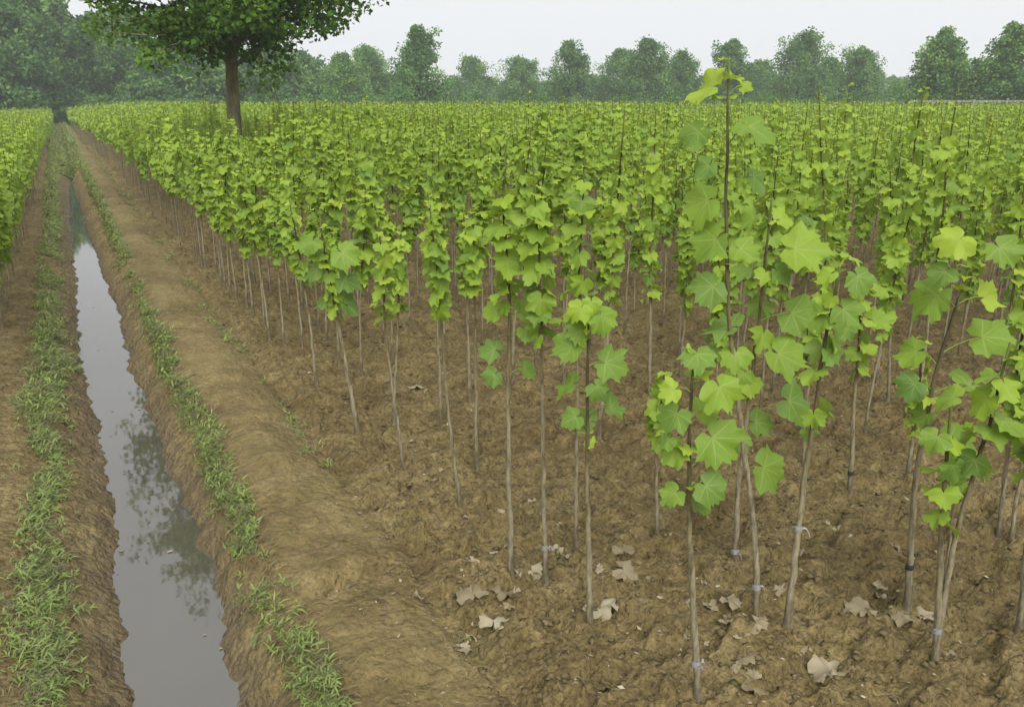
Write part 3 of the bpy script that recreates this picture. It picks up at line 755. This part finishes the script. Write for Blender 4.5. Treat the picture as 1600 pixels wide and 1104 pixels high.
def mass(ids, kind, nleaf, frac0, smin, smax, seed):
    """returns V, F(tri), tint of leaves and V, F(quad), tint of stems"""
    q = np.random.RandomState(seed)
    ids = np.asarray(ids); K = len(ids)
    u = (np.arange(nleaf)[None] + q.uniform(0, .9, (K, nleaf))) / nleaf
    h = hgt[ids][:, None]
    lean = q.normal(0, .05, (K, 2))
    f0 = np.where(rows[ids, 2] < 0, .26, frac0 - .14*sstep(4, 16, view_angle(rows[ids, 0], rows[ids, 1]))*sstep(30, 14, dist[ids]))[:, None]
    zf = f0 + (.95-f0)*u
    z = zf*h
    s = q.uniform(smin, smax, (K, 1)) * (.75 + .35*np.sin(np.pi*np.minimum(1, u*.95+.08))) * np.where(u < .82, 1, 1-2.2*(u-.82)) * q.uniform(.8, 1.15, u.shape)
    az = q.uniform(0, 6.28, (K, 1)) + np.arange(nleaf)[None]*math.pi + np.cumsum(q.normal(0, .75, u.shape), 1)
    el = q.uniform(-.1, .55, u.shape) + np.where(u > .9, .35, 0)
    pos = np.stack([rows[ids, 0][:, None] + lean[:, :1]*zf*zf*h, rows[ids, 1][:, None] + lean[:, 1:]*zf*zf*h, gz[ids][:, None] + z], 2).reshape(-1, 3)
    X, Y, Z = rot_rows(az.ravel(), el.ravel(), q.normal(0, .35, az.size))
    tv, tt = leaf_template(kind)
    s = s.ravel()[:, None, None]
    V = pos[:, None] + s*(tv[None, :, :1]*X[:, None] + tv[None, :, 1:2]*Y[:, None] + tv[None, :, 2:]*Z[:, None])
    L = len(pos); nv = len(tv)
    F = (tt[None] + (np.arange(L)*nv)[:, None, None]).reshape(-1, 3)
    tn = np.clip(.47 + .14*u + q.normal(0, .12, u.shape) + np.where(u > .88, .12, 0) + q.normal(0, .06, (K, 1)), 0, 1)
    tint = np.repeat(tn.ravel(), nv)
    # stems: three-sided, two spans
    r = q.uniform(.006, .0095, (K, 1))
    SV = []
    for lv, (f, k) in enumerate(((-.03, 1.1), (.45, .75), (1.0, .42))):
        for sd in range(3):
            a = 2.094*sd
            SV.append(np.stack([rows[ids, 0] + lean[:, 0]*f*abs(f)*hgt[ids] + (r[:, 0]*k)*math.cos(a), rows[ids, 1] + lean[:, 1]*f*abs(f)*hgt[ids] + (r[:, 0]*k)*math.sin(a), gz[ids] + f*hgt[ids]], 1))
    SV = np.stack(SV, 1)
    q4 = np.array([(l*3+a, l*3+(a+1) % 3, (l+1)*3+(a+1) % 3, (l+1)*3+a) for l in range(2) for a in range(3)])
    SF = (q4[None] + (np.arange(K)*9)[:, None, None]).reshape(-1, 4)
    stt = np.tile(np.array([0]*3 + [.45]*3 + [1.0]*3, float), K)
    return (V.reshape(-1, 3), F, tint), (SV.reshape(-1, 3), SF, stt)

leafp, stemp = Pile(), Pile()
rest = [k for k in range(len(rows)) if k not in nearset]
da = dist[rest]; rest = np.array(rest)
for lo, hi, kind, nl, f0, s0, s1, sd in ((0, 22, 0, 31, .48, .062, .088, 1), (22, 42, 1, 25, .55, .10, .13, 2), (42, 200, 1, 17, .58, .14, .18, 3)):
    ids = rest[(da >= lo) & (da < hi)]
    a, b = mass(ids, kind, nl, f0, s0, s1, sd)
    leafp.add(*a); stemp.add(*b)
    print('mass', lo, len(ids), len(a[1]))
fol = link('sapling_field', leafp.mesh('field_leaves'), None, M_LEAF_FAR)
tag(fol, 'dense even mass of green saplings filling the field behind the front ranks', 'saplings', kind='stuff')
stm = link('stems', stemp.mesh('field_stems'), fol, M_STEM); stm['kind'] = 'stuff'
# ------------------------------------------------------------------ trees
def leaf_cards(C, size, q, up=.5):
    """small folded leaf faces (two triangles each) at points C"""
    n = len(C)
    az = q.uniform(0, 6.28, n); el = q.normal(-.35, .6, n); ro = q.normal(0, .8, n)
    X, Y, Z = rot_rows(az, el, ro)
    s = (size * q.uniform(.65, 1.3, n))[:, None, None]
    tv = np.array([(0, 0, 0), (.42, .45, .10), (0, 1.0, -.12), (-.42, .45, .10)])
    V = C[:, None] + s*(tv[None, :, :1]*X[:, None] + tv[None, :, 1:2]*Y[:, None] + tv[None, :, 2:]*Z[:, None])
    F = (np.array([(0, 1, 2), (0, 2, 3)])[None] + (np.arange(n)*4)[:, None, None]).reshape(-1, 3)
    return V.reshape(-1, 3), F

PROFILE = [.85, 1.0, .95, .44, .16, .03]
def make_tree(name, label, loc, h, width, seed, leafsize, nlimb, perlimb, lmat, bmat, trunk_r, clear=.12, top=.35, tint0=.45, droop=0., group=None, spread=.17, wide=.35, spike=.62, cone=False, prof=None, cat='tree', cap_low=None):
    """trunk and limbs as real wood; leaves in clumps along the limbs. wide = relative height of the widest part"""
    q = np.random.RandomState(seed)
    if cone: prof = [.85, 1.0, q.uniform(.88, 1.05), q.uniform(.40, .74), q.uniform(.12, .42), q.uniform(.03, .12)]; wide = wide + q.uniform(-.05, .12)
    root = link(name, None); root.location = loc
    tag(root, label, cat, group)
    wood = Pile()
    zt = np.linspace(0, 1, 9)
    bend = np.cumsum(q.normal(0, .012*h, (9, 2)), 0) * zt[:, None]
    tp = np.stack([bend[:, 0], bend[:, 1], zt*h*.93], 1); tp[0, 2] = -.15
    tr = trunk_r * (1 - .86*zt) * (1 + .35*np.exp(-zt*25))
    V, F = tube(tp, tr, 8); wood.add(V, F)
    pts, tin = [], []
    for k in range(nlimb):
        f = clear + (1-clear) * ((k + q.uniform(0, 1)) / nlimb) ** .92
        z0 = f*h*.92
        a0 = np.array([np.interp(z0, tp[:, 2], tp[:, 0]), np.interp(z0, tp[:, 2], tp[:, 1]), z0])
        pf = np.interp(f, [0, clear, wide, .7, .9, 1.0], prof or PROFILE)
        L = width*.5*pf*q.uniform(.72, 1.16)
        az = q.uniform(0, 6.28)
        rise = np.interp(f, [0, .3, 1], [.25 - droop, .55, 1.3]) + q.normal(0, .12)
        if cone: rise *= .6
        t = np.linspace(0, 1, 6)[:, None]
        d = np.array([math.cos(az), math.sin(az), 0])
        side = np.array([-d[1], d[0], 0]) * q.normal(0, .12)
        arc = a0 + d*L*t + side*L*t*t + np.array([0, 0, 1]) * (L*rise*t - L*(.18 + .5*droop)*t*t)
        r0 = max(.006, trunk_r*.34*(1-f*.75))
        V, F = tube(arc, r0*(1-.85*t[:, 0]), 5); wood.add(V, F)
        # twig clumps along the limb
        nc = max(4, int(5 + 6*pf))
        for c in range(nc):
            u = .28 + .78*(c + q.uniform(0, 1))/nc if f < .75 else .1 + .95*(c + q.uniform(0, 1))/nc
            p = np.array([np.interp(min(u, 1), t[:, 0], arc[:, j]) for j in range(3)]) + (u > 1)*d*L*(u-1)
            sg = width*spread*q.uniform(.45, .85)*(.6 + .4*pf)
            cen = p + q.normal(0, 1, 3)*np.array([sg, sg, sg*.6])*.7
            m = int(perlimb/nc*q.uniform(.6, 1.4)*(.45 + .55*pf))
            r = q.normal(0, 1, (m, 3)); r *= (np.minimum(1.5, np.linalg.norm(r, axis=1)) / (np.linalg.norm(r, axis=1)+1e-6))[:, None]
            cl = cen + r*np.array([sg, sg, sg*spike])*.55
            if cap_low is not None: cl = cl[cl[:, 2] > cap_low + q.uniform(-.1, .35, len(cl))]
            pts.append(cl)
            tin.append(np.full(len(cl), tint0 + q.normal(0, .28)) + q.normal(0, .10, len(cl)))
            if q.uniform() < .5:
                V, F = tube([p, (p+cen)/2 + q.normal(0, .02*width, 3), cen], [r0*.35, r0*.22, r0*.1], 3); wood.add(V, F)
    if cone:       # inner twigs filling the crown
        m = 2600; f = q.uniform(clear, .97, m)
        rr = np.interp(f, [0, clear, wide, .7, .9, 1.0], prof)*width*.5*q.uniform(.25, 1, m)**.5*(.86 + .14*np.sin(f*23 + seed)); aa = q.uniform(0, 6.28, m)
        rr *= 1 + .16*np.sin(3*aa + 9*f + seed)
        pts.append(np.stack([rr*np.cos(aa), rr*np.sin(aa), f*h], 1)); tin.append(tint0 + .18*np.sin(5*aa + 17*f + seed) + q.normal(0, .12, m))
    link('trunk', wood.mesh('trunk'), root, bmat)
    pts = np.concatenate(pts); tin = np.clip(np.concatenate(tin), 0, 1)
    V, F = leaf_cards(pts, leafsize, q)
    link('crown', mesh('crown', V, F, False, np.repeat(tin, 4)), root, lmat)
    return root

# the big tree standing in the field
make_tree('field_tree', 'big dark leafy tree with mossy trunk standing in the field by itself', (3.0, 17.0, 0), 7.7, 5.3, 29, .10, 110, 700,
          M_TREE, M_BARK, .165, clear=.36, tint0=.45, droop=.42, spread=.14, wide=.62, cap_low=2.0, prof=[.6, .78, 1.0, .92, .62, .25])

TREES = [  # px-free list: x, y, height, width, label
 (28.4, 69.4, 8.5, 5.6, 'dark rounded tree standing forward of the line, right of the big field tree', .40),
 (30.7, 89.9, 8.0, 6.0, 'pale hazy tree just left of the dark rounded tree', .5),
 (25.4, 81.1, 6.6, 5.0, 'bushy yellowish tree at the right side of the big field tree crown', .62),
 (48.1, 98.9, 7.6, 7.4, 'hazy low tree just right of the dark rounded tree', .5),
 (51.2, 91.7, 7.1, 6.6, 'hazy tree, second right of the dark rounded tree', .5),
 (49.1, 77.8, 8.4, 5.2, 'pointed tree left of the broad clump in the middle of the skyline', .42),
 (57.2, 79.6, 7.9, 6.4, 'left tree of the broad dense clump on the skyline', .45),
 (54.9, 71.3, 8.4, 6.8, 'middle and tallest tree of the broad dense clump on the skyline', .42),
 (61.3, 73.9, 7.4, 6.0, 'right tree of the broad dense clump on the skyline', .45),
 (64.8, 69.5, 8.5, 5.2, 'two pointed tree directly behind the tallest sapling tip', .42),
 (73.8, 74.7, 6.5, 6.4, 'low hazy tree right behind the tallest sapling tip', .55),
 (67.5, 62.5, 8.8, 7.6, 'broad pyramid shaped tree right of the tallest sapling', .48),
 (75.6, 65.4, 6.7, 5.2, 'low tree at the right foot of the broad pyramid shaped tree', .5),
 (74.4, 60.6, 7.3, 6.2, 'rounded pyramid tree left of the gap in the skyline', .52),
 (59.1, 41.1, 7.4, 5.2, 'airy pyramid tree standing behind the left end of the rail fence', .55),
 (59.8, 36.5, 7.5, 5.7, 'dense bright pyramid tree behind the rail fence, rightmost', .52),
 (62.5, 31.0, 6.6, 5.0, 'tree beyond the right edge of the rail fence', .5),
 (-3.4, 79.9, 11.8, 8.6, 'tall dark tree at the far left end of the ditch', .34),
 (-1.2, 84.0, 12.7, 8.0, 'tallest dark tree straight above the end of the ditch', .36),
 (1.4, 88.0, 12.4, 7.7, 'tall dark tree just right of the ditch end', .38),
 (4.6, 94.9, 11.6, 7.4, 'tall airy pale tree right of the dark trees at the ditch end', .5),
 (7.4, 91.7, 12.0, 8.2, 'tall airy hazy tree left of the big field tree crown', .5),
 (8.6, 84.5, 6.5, 8.0, 'low dark broad tree under the tall hazy ones, left of the field tree', .38),
 (11.5, 86.0, 9.6, 8.2, 'dark tree seen behind the left side of the field tree', .4),
 (13.9, 88.9, 8.8, 7.9, 'dark tree seen just left of the field tree trunk', .42),
 (16.6, 87.0, 7.4, 7.6, 'dark low tree seen just behind the field tree trunk', .42),
 (19.6, 85.8, 8.2, 8.0, 'tree seen just right of the field tree trunk', .46),
 (23.2, 88.9, 7.6, 7.3, 'tree seen under the right side of the field tree crown', .48),
 (-6.6, 81.7, 12.4, 8.0, 'dark tree cut by the left edge of the photo', .34),
 (-9.8, 78.5, 11.5, 8.0, 'dark tree beyond the left edge of the photo', .36),
]
for k, (x, y, h, w, lb, t0) in enumerate(TREES):
    left = x < 24
    make_tree('distant_tree', lb, (x, y, 0), h*(.92 if left else 1.0), w*(.9 if left else (1.0 if x > 56 and y < 45 else 1.15)), 300+k, .34 if left else .21, 54 if left else 52, 300 if left else 320, M_BGTREE, M_BGBARK, .016*h + .03,
              clear=.04 if left else .07, tint0=t0 + .07, group='trees along the far edge of the field', spread=.15 if left else .13, spike=1.2, cone=True, wide=.36 if left else .24)

# far wood closing the skyline: one hazy mass
q = np.random.RandomState(61)
fp = Pile()
for k in range(150):
    b = R(-40 + 82*k/149 + q.normal(0, .25)) + R(PSI); D = q.uniform(128, 165)
    cx, cyy = math.sin(b)*D, math.cos(b)*D; h = q.uniform(4.0, 6.6) if b > R(20) else q.uniform(6, 9.5)
    m = 420
    zz = q.uniform(0, 1, m) ** .8
    rr = (1 - zz**2.2)**.5 * q.uniform(.2, 1, m)**.5 * q.uniform(2.6, 4.0); aa = q.uniform(0, 6.28, m)
    C = np.stack([cx + rr*np.cos(aa), cyy + rr*np.sin(aa), zz*h], 1)
    V, F = leaf_cards(C, .55, q); fp.add(V, F, np.repeat(np.clip(q.normal(.5, .15, m), 0, 1), 4))
fw_ob = link('far_wood', fp.mesh('far_wood', False), None, M_BGTREE)
tag(fw_ob, 'far hazy wood closing the skyline behind the single trees', 'wood', kind='stuff')
# undergrowth along the foot of the tree line
fp = Pile()
for k in range(260):
    u = q.uniform(0, 1)
    x = -13 + 88*u; y = 81.5 - .72*max(0, x-1) + q.uniform(-1.0, 3.0); h = q.uniform(1.3, 2.6)
    if x > 56: h *= .55
    m = 170
    zz = q.uniform(0, 1, m); rr = (1.05 - zz)**.5*q.uniform(.3, 1, m)*q.uniform(1.0, 1.8); aa = q.uniform(0, 6.28, m)
    V, F = leaf_cards(np.stack([x + rr*np.cos(aa), y + rr*np.sin(aa), zz*h], 1), .26, q)
    fp.add(V, F, np.repeat(np.clip(q.normal(.42, .15, m), 0, 1), 4))
ug = link('undergrowth', fp.mesh('undergrowth', False), None, M_BGTREE)
tag(ug, 'dark undergrowth along the foot of the distant tree line', 'undergrowth', kind='stuff')

# ------------------------------------------------------------------ rail fence at the right
def box(p, c, sx, sy, sz, rz=0.):
    v = np.array([(a*sx/2, b*sy/2, e*sz/2) for e in (-1, 1) for b in (-1, 1) for a in (-1, 1)])
    cs, sn = math.cos(rz), math.sin(rz)
    v = np.stack([v[:, 0]*cs - v[:, 1]*sn, v[:, 0]*sn + v[:, 1]*cs, v[:, 2]], 1) + np.array(c)
    p.add(v, [(0, 2, 3, 1), (4, 5, 7, 6), (0, 1, 5, 4), (1, 3, 7, 5), (3, 2, 6, 7), (2, 0, 4, 6)])
fa, fb = np.array([54.0, 39.4]), np.array([58.5, 30.5])
fd = (fb - fa); fl = np.linalg.norm(fd); fd /= fl; fz = math.atan2(fd[1], fd[0])
fence = link('rail_fence', None); fence.location = (fa[0], fa[1], 0)
tag(fence, 'grey rail fence with dark boards at the far right end of the field', 'fence')
q = np.random.RandomState(9)
for k in range(6):
    p = Pile(); d = fd*fl*k/5; box(p, (d[0], d[1], 1.0 + .02*k), .13, .13, 2.15 + q.uniform(-.1, .2), fz)
    link('post', p.mesh('post', False), fence, M_RAIL)
    if k < 5:
        m = fd*fl*(k+.5)/5; off = np.array([-fd[1], fd[0]])
        p = Pile(); box(p, (m[0]+off[0]*.1, m[1]+off[1]*.1, 1.98), fl/5+.02, .07, .14, fz); link('rail', p.mesh('rail', False), fence, M_RAIL)
        for j in range(3):
            p = Pile(); box(p, (m[0]-off[0]*.1, m[1]-off[1]*.1, 1.55 - .3*j), fl/5-.1, .05, .27, fz + q.normal(0, .004)); link('board', p.mesh('board', False), fence, M_BOARD)

# ------------------------------------------------------------------ weeds on both ditch banks
def weeds(name, label, x0, x1, seed, density, lush, spans=((1.2, 6, 1, .042, .0078), (6, 14, .62, .052, .012), (14, 40, .30, .08, .018), (40, 85, .10, .14, .04))):
    q = np.random.RandomState(seed)
    pl = Pile()
    def lay(y0, y1, per, bl, bw, segs):
        n = int((y1-y0)*(x1-x0)*per)
        u = np.clip(q.normal(.5, .24, n), -.2, 1.2)
        y = q.uniform(y0, y1, n); x = x0 + (x1-x0)*u + .05*perlin(y*1.1, 0*y+21., 9)*(x0 > 0) - .06*perlin(y*.9, 0*y+3.3, 1)*(x0 < 0)
        keep = perlin(x*4.5, y*2.6, seed) + .8*perlin(x*1.1, y*.9, seed+1) + lush > q.uniform(-.25, .45, n)
        x, y = x[keep], y[keep]; n = len(x)
        z = ground_z(x, y) - .004
        # each sprig: several blades leaving a short creeping stem
        nb = 7
        az = (q.uniform(0, 6.28, n)[:, None] + q.uniform(0, 6.28, (n, nb))).ravel()
        dead = np.repeat(q.uniform(size=n) < .46, nb)
        hgt_ = np.repeat(q.uniform(0, 1, n)**2 * np.where(q.uniform(size=n) < .1, 2.2, 1.), nb)*q.uniform(.1, 1, n*nb)*bl*1.8
        px = np.repeat(x, nb) + q.normal(0, bl*.25, n*nb); py = np.repeat(y, nb) + q.normal(0, bl*.25, n*nb); pz = np.repeat(z, nb) + hgt_
        L = bl*q.uniform(.45, 1.2, n*nb); L = np.where(dead, L*1.5, L)
        W = bw*q.uniform(.6, 1.3, n*nb); W = np.where(dead, W*.35, W)
        rise = q.uniform(.1, 1.1, n*nb); bend = q.uniform(.2, 1.0, n*nb)
        dx, dy = np.cos(az), np.sin(az)
        V = []
        for t, wf in ((0, .55), (.45, 1.0), (1.0, .06)):
            cx = px + dx*L*t; cyv = py + dy*L*t; cz = pz + L*(rise*t - bend*t*t)
            for s in (-1, 1):
                V.append(np.stack([cx - s*dy*W*wf/2, cyv + s*dx*W*wf/2, cz + .15*W*(s > 0)], 1))
        V = np.stack(V, 1); m = len(px)
        F = (np.array([(0, 1, 3, 2), (2, 3, 5, 4)])[None] + (np.arange(m)*6)[:, None, None]).reshape(-1, 4)
        tn = np.where(dead, q.uniform(0, .24, m), np.clip(np.repeat(q.normal(.62, .15, n), nb) + q.normal(0, .1, m), .32, 1))
        pl.add(V.reshape(-1, 3), F, np.repeat(tn, 6))
    for a in spans: lay(a[0], a[1], density*a[2], a[3], a[4], 2)
    o = link(name, pl.mesh(name), None, M_WEED)
    tag(o, label, 'weeds', kind='stuff')
    print(name, sum(len(v) for v in pl.V))
weeds('bank_weeds', 'green creeping weeds growing along the left bank of the ditch', -.46, -.22, 71, 2900, .30)
weeds('bank_weeds', 'patchy green and brown weeds along the right bank of the ditch', .44, .59, 72, 3000, .46)
weeds('bund_weeds', 'thin scattered sprouts at the foot of the bund', .95, 1.15, 73, 320, -.2)
weeds('ditch_weeds', 'low green weeds overhanging the narrow far stretch of the ditch', -.22, .50, 74, 900, .05, ((27, 45, .5, .12, .028), (45, 85, .25, .16, .05)))

# ------------------------------------------------------------------ clods, straw and leaf scraps on the soil
q = np.random.RandomState(88)
oc = np.array([(1, 0, 0), (-1, 0, 0), (0, 1, 0), (0, -1, 0), (0, 0, 1), (0, 0, -1), (.7, .7, .3), (-.6, .6, -.2)])
ot = np.array([(0, 2, 4), (2, 1, 4), (1, 3, 4), (3, 0, 4), (2, 0, 5), (1, 2, 5), (3, 1, 5), (0, 3, 5)])
n = 15000
r = 1.4 + 11*q.uniform(0, 1, n)**1.5; b = R(PSI) + R(1)*q.uniform(-38, 40, n)
x = r*np.sin(b); y = r*np.cos(b)
keep = (x > 1.05) | ((x < -.6) & (q.uniform(size=n) < .5)); x, y = x[keep], y[keep]; n = len(x)
s = 0.003 + .017*q.uniform(0, 1, n)**3; flat = np.where(q.uniform(size=n) < .4, .35, .75)[:, None]
V = oc[:6][None]*(s[:, None, None]*q.uniform(.55, 1.35, (n, 6, 3))) * np.array([1.25, 1.25, .8]); V[:, :, 2] *= flat
a = q.uniform(0, 6.28, n); V = np.stack([V[:, :, 0]*np.cos(a)[:, None] - V[:, :, 1]*np.sin(a)[:, None], V[:, :, 0]*np.sin(a)[:, None] + V[:, :, 1]*np.cos(a)[:, None], V[:, :, 2]], 2)
V += np.stack([x, y, ground_z(x, y) + s*.15], 1)[:, None]
F = (ot[None] + (np.arange(n)*6)[:, None, None]).reshape(-1, 3)
clods = link('soil_crumbs', mesh('soil_crumbs', V.reshape(-1, 3), F, True), None, M_CLOD)
tag(clods, 'loose soil crumbs strewn over the field floor', 'soil crumbs', kind='stuff')

n = 12000
r = 1.4 + 8*q.uniform(0, 1, n)**1.4; b = R(PSI) + R(1)*q.uniform(-30, 40, n)
x = r*np.sin(b); y = r*np.cos(b)
keep = (x > .7) & (perlin(x*1.7, y*1.7, 90) + q.uniform(-.5, .5, n) > -.05); x, y = x[keep], y[keep]; n = len(x)
L = .004 + .026*q.uniform(0, 1, n)**3; W = L*q.uniform(.1, .7, n); a = q.uniform(0, 6.28, n)
dx, dy = np.cos(a), np.sin(a); z = ground_z(x, y) + .003
tilt = q.normal(0, .3, n)*L
V = np.stack([np.stack([x-dx*L/2, y-dy*L/2, z], 1), np.stack([x+dy*W/2, y-dx*W/2, z+.004+tilt*.2], 1),
              np.stack([x+dx*L/2, y+dy*L/2, z+np.abs(tilt)], 1), np.stack([x-dy*W/2, y+dx*W/2, z+.002], 1)], 1)
F = (np.array([(0, 1, 2, 3)])[None] + (np.arange(n)*4)[:, None, None]).reshape(-1, 4)
lp = Pile(); lp.add(V.reshape(-1, 3), F, np.repeat(np.clip(q.normal(.45, .3, n), 0, 1), 4))
for cxx, cyy, sd, cnt in ((1.4, 2.55, .22, 8), (1.75, 2.45, .2, 7), (1.9, 1.75, .16, 8), (2.7, 1.68, .14, 5), (1.6, 3.4, .3, 12), (2.0, 2.0, .2, 14), (3.0, 2.2, .5, 16), (1.5, 5.2, .5, 14)):
    for j in range(cnt):
        x, y = cxx + q.normal(0, sd), cyy + q.normal(0, sd)
        if x < 1.0: continue
        LV, LT, luv = leaf_geometry(int(q.randint(9999)), 0, q.uniform(0, .4), q.uniform(0, .8))
        rr_ = np.linalg.norm(LV[:, :2], axis=1) + 1e-6
        LV[:, :2] *= np.where(rr_ > .42, .4 + .6*.75/rr_, 1)[:, None] * (1 + q.uniform(-.3, .15, len(LV)))[:, None]; LV[:, 0] *= q.uniform(.3, .9)
        LV[:, 2] += .2*perlin(LV[:, 0]*3 + j, LV[:, 1]*3, 5)
        e = Euler((q.normal(0, .3), q.normal(0, .3), q.uniform(0, 6.28))).to_matrix()
        LV = LV @ np.array(e).T * q.uniform(.02, .06)
        LV += np.array([x, y, float(ground_z(x, y)) + .004])
        lp.add(LV, LT, np.clip(q.uniform(.1, .8) + q.normal(0, .08, len(LV)), 0, 1))
for j in range(46):       # scraps floating against the ditch edges
    y = 1.6 + 9*q.uniform()**1.3; x = (.27 if q.uniform() < .5 else -.01) + q.normal(0, .05)
    LV, LT, luv = leaf_geometry(int(q.randint(9999)), 0, 0, 0)
    LV[:, :2] *= (1 + q.uniform(-.5, .2, len(LV)))[:, None]; LV[:, 2] *= .3; LV = LV * q.uniform(.006, .02)
    LV[:, 2] += WATER_Z + .003 - LV[:, 2].min(); LV[:, 0] += x; LV[:, 1] += y
    lp.add(LV, LT, q.uniform(.1, .7))
lit = link('leaf_litter', lp.mesh('leaf_litter', True), None, M_DRY)
tag(lit, 'straw bits and dry leaf scraps scattered on the soil', 'litter', kind='stuff')

# ------------------------------------------------------------------ fallen dry leaves, each by itself
DRY = [
 (1.55, 2.68, .125, .85, .9, 'pale curled dry leaf at the foot of the long thin sapling'),
 (1.72, 2.74, .07, .7, .3, 'small dry leaf scrap right of the white tied thin stem'),
 (1.86, 2.37, .14, .55, .2, 'grey brown dry leaf lying right of the star tufted sapling'),
 (1.655, 2.27, .16, .85, .35, 'large pale dry leaf at the foot of the star tufted sapling'),
 (1.25, 2.44, .15, .8, .3, 'pale torn dry leaf at the edge of the bund'),
 (1.23, 2.66, .16, .5, .15, 'flat muddy dry leaf on the soil behind the torn one by the bund'),
 (1.37, 2.58, .12, .35, .1, 'dull brown dry leaf between the bund and the long thin sapling'),
 (2.15, 1.60, .165, .75, .8, 'big curled tan dry leaf near the bottom edge, casting a shadow'),
 (2.52, 1.77, .15, .55, .2, 'thin curled dry leaf strip between the leaning saplings'),
 (2.67, 1.69, .12, .6, .2, 'flat grey dry leaf left of the strongly leaning sapling foot'),
 (2.79, 1.66, .10, .8, .5, 'small whitish dry leaf right of the strongly leaning sapling foot'),
 (1.96, 1.78, .13, .5, .15, 'muddy dry leaf right of the foremost sapling foot'),
 (1.85, 1.62, .12, .35, .15, 'brown dry leaf lying at the bottom edge right of the foremost sapling'),
 (1.97, 5.1, .13, .8, .3, 'pale dry leaf scrap at the feet of the saplings left of centre'),
 (2.12, 2.02, .10, .6, .2, 'dry leaf beside the tied foot of the tallest sapling'),
 (1.95, 2.55, .10, .4, .2, 'small brown dry leaf behind the grey brown one'),
]
for k, (x, y, s, t, curl, lb) in enumerate(DRY):
    V, T, uv = leaf_geometry(900+k, 0, .35*curl, .2 + curl*.7)
    qq = np.random.RandomState(60+k)
    V[:, 2] += .08*curl*np.sin(V[:, 0]*6 + qq.uniform(0, 6)) + .06*np.sin(V[:, 1]*7)
    V[:, 2] += curl*.45*np.maximum(0, np.abs(V[:, 0]) - .3)
    rr_ = np.linalg.norm(V[:, :2], axis=1) + 1e-6
    V[:, :2] *= np.where(rr_ > .42, .45 + .55*.80/rr_, 1)[:, None] * (1 + qq.uniform(-.13, .10, len(V)))[:, None]; V[:, 0] *= qq.uniform(.7, 1.1)
    V[:, 2] += .22*perlin(V[:, 0]*2.6 + k, V[:, 1]*2.6, 5) + qq.normal(0, .045, len(V))
    V = V*s*.62; V[:, 1] -= s*.25
    V[:, 2] -= np.percentile(V[:, 2], 25)
    Vp, Fp = petiole((0, -s*.25, .004), (s*.05, -s*.55, .002), .0016, .006)
    tt = np.clip(t - .22*np.sqrt((uv**2).sum(1)) + qq.normal(0, .06, len(uv)), 0, 1)
    me = mesh('dry_leaf', np.concatenate([V, Vp]), [T, Fp+len(V)], True, np.concatenate([tt, np.full(len(Vp), t*.6)]))
    o = link('dry_leaf', me, None, M_DRY)
    o.location = (x, y, float(ground_z(x, y)) + .006); o.rotation_euler = (qq.normal(0, .16), qq.normal(0, .16), qq.uniform(0, 6.28))
    tag(o, lb, 'dry leaf', 'dry leaves fallen on the soil')

# ------------------------------------------------------------------ damp air
m, n_, l_ = new_mat('haze_air')
pv = N(n_, 'ShaderNodeVolumePrincipled'); pv.inputs['Color'].default_value = (.93, .97, 1, 1); pv.inputs['Density'].default_value = .0014
pv.inputs['Anisotropy'].default_value = .2
o_ = N(n_, 'ShaderNodeOutputMaterial'); l_.new(pv.outputs[0], o_.inputs['Volume'])
p = Pile(); box(p, (0, 66, 6.2), 392, 2*129, 15.6)
hz = link('haze', p.mesh('haze', False), None, m)
tag(hz, 'thin grey haze in the air over the whole field', 'haze', kind='stuff')
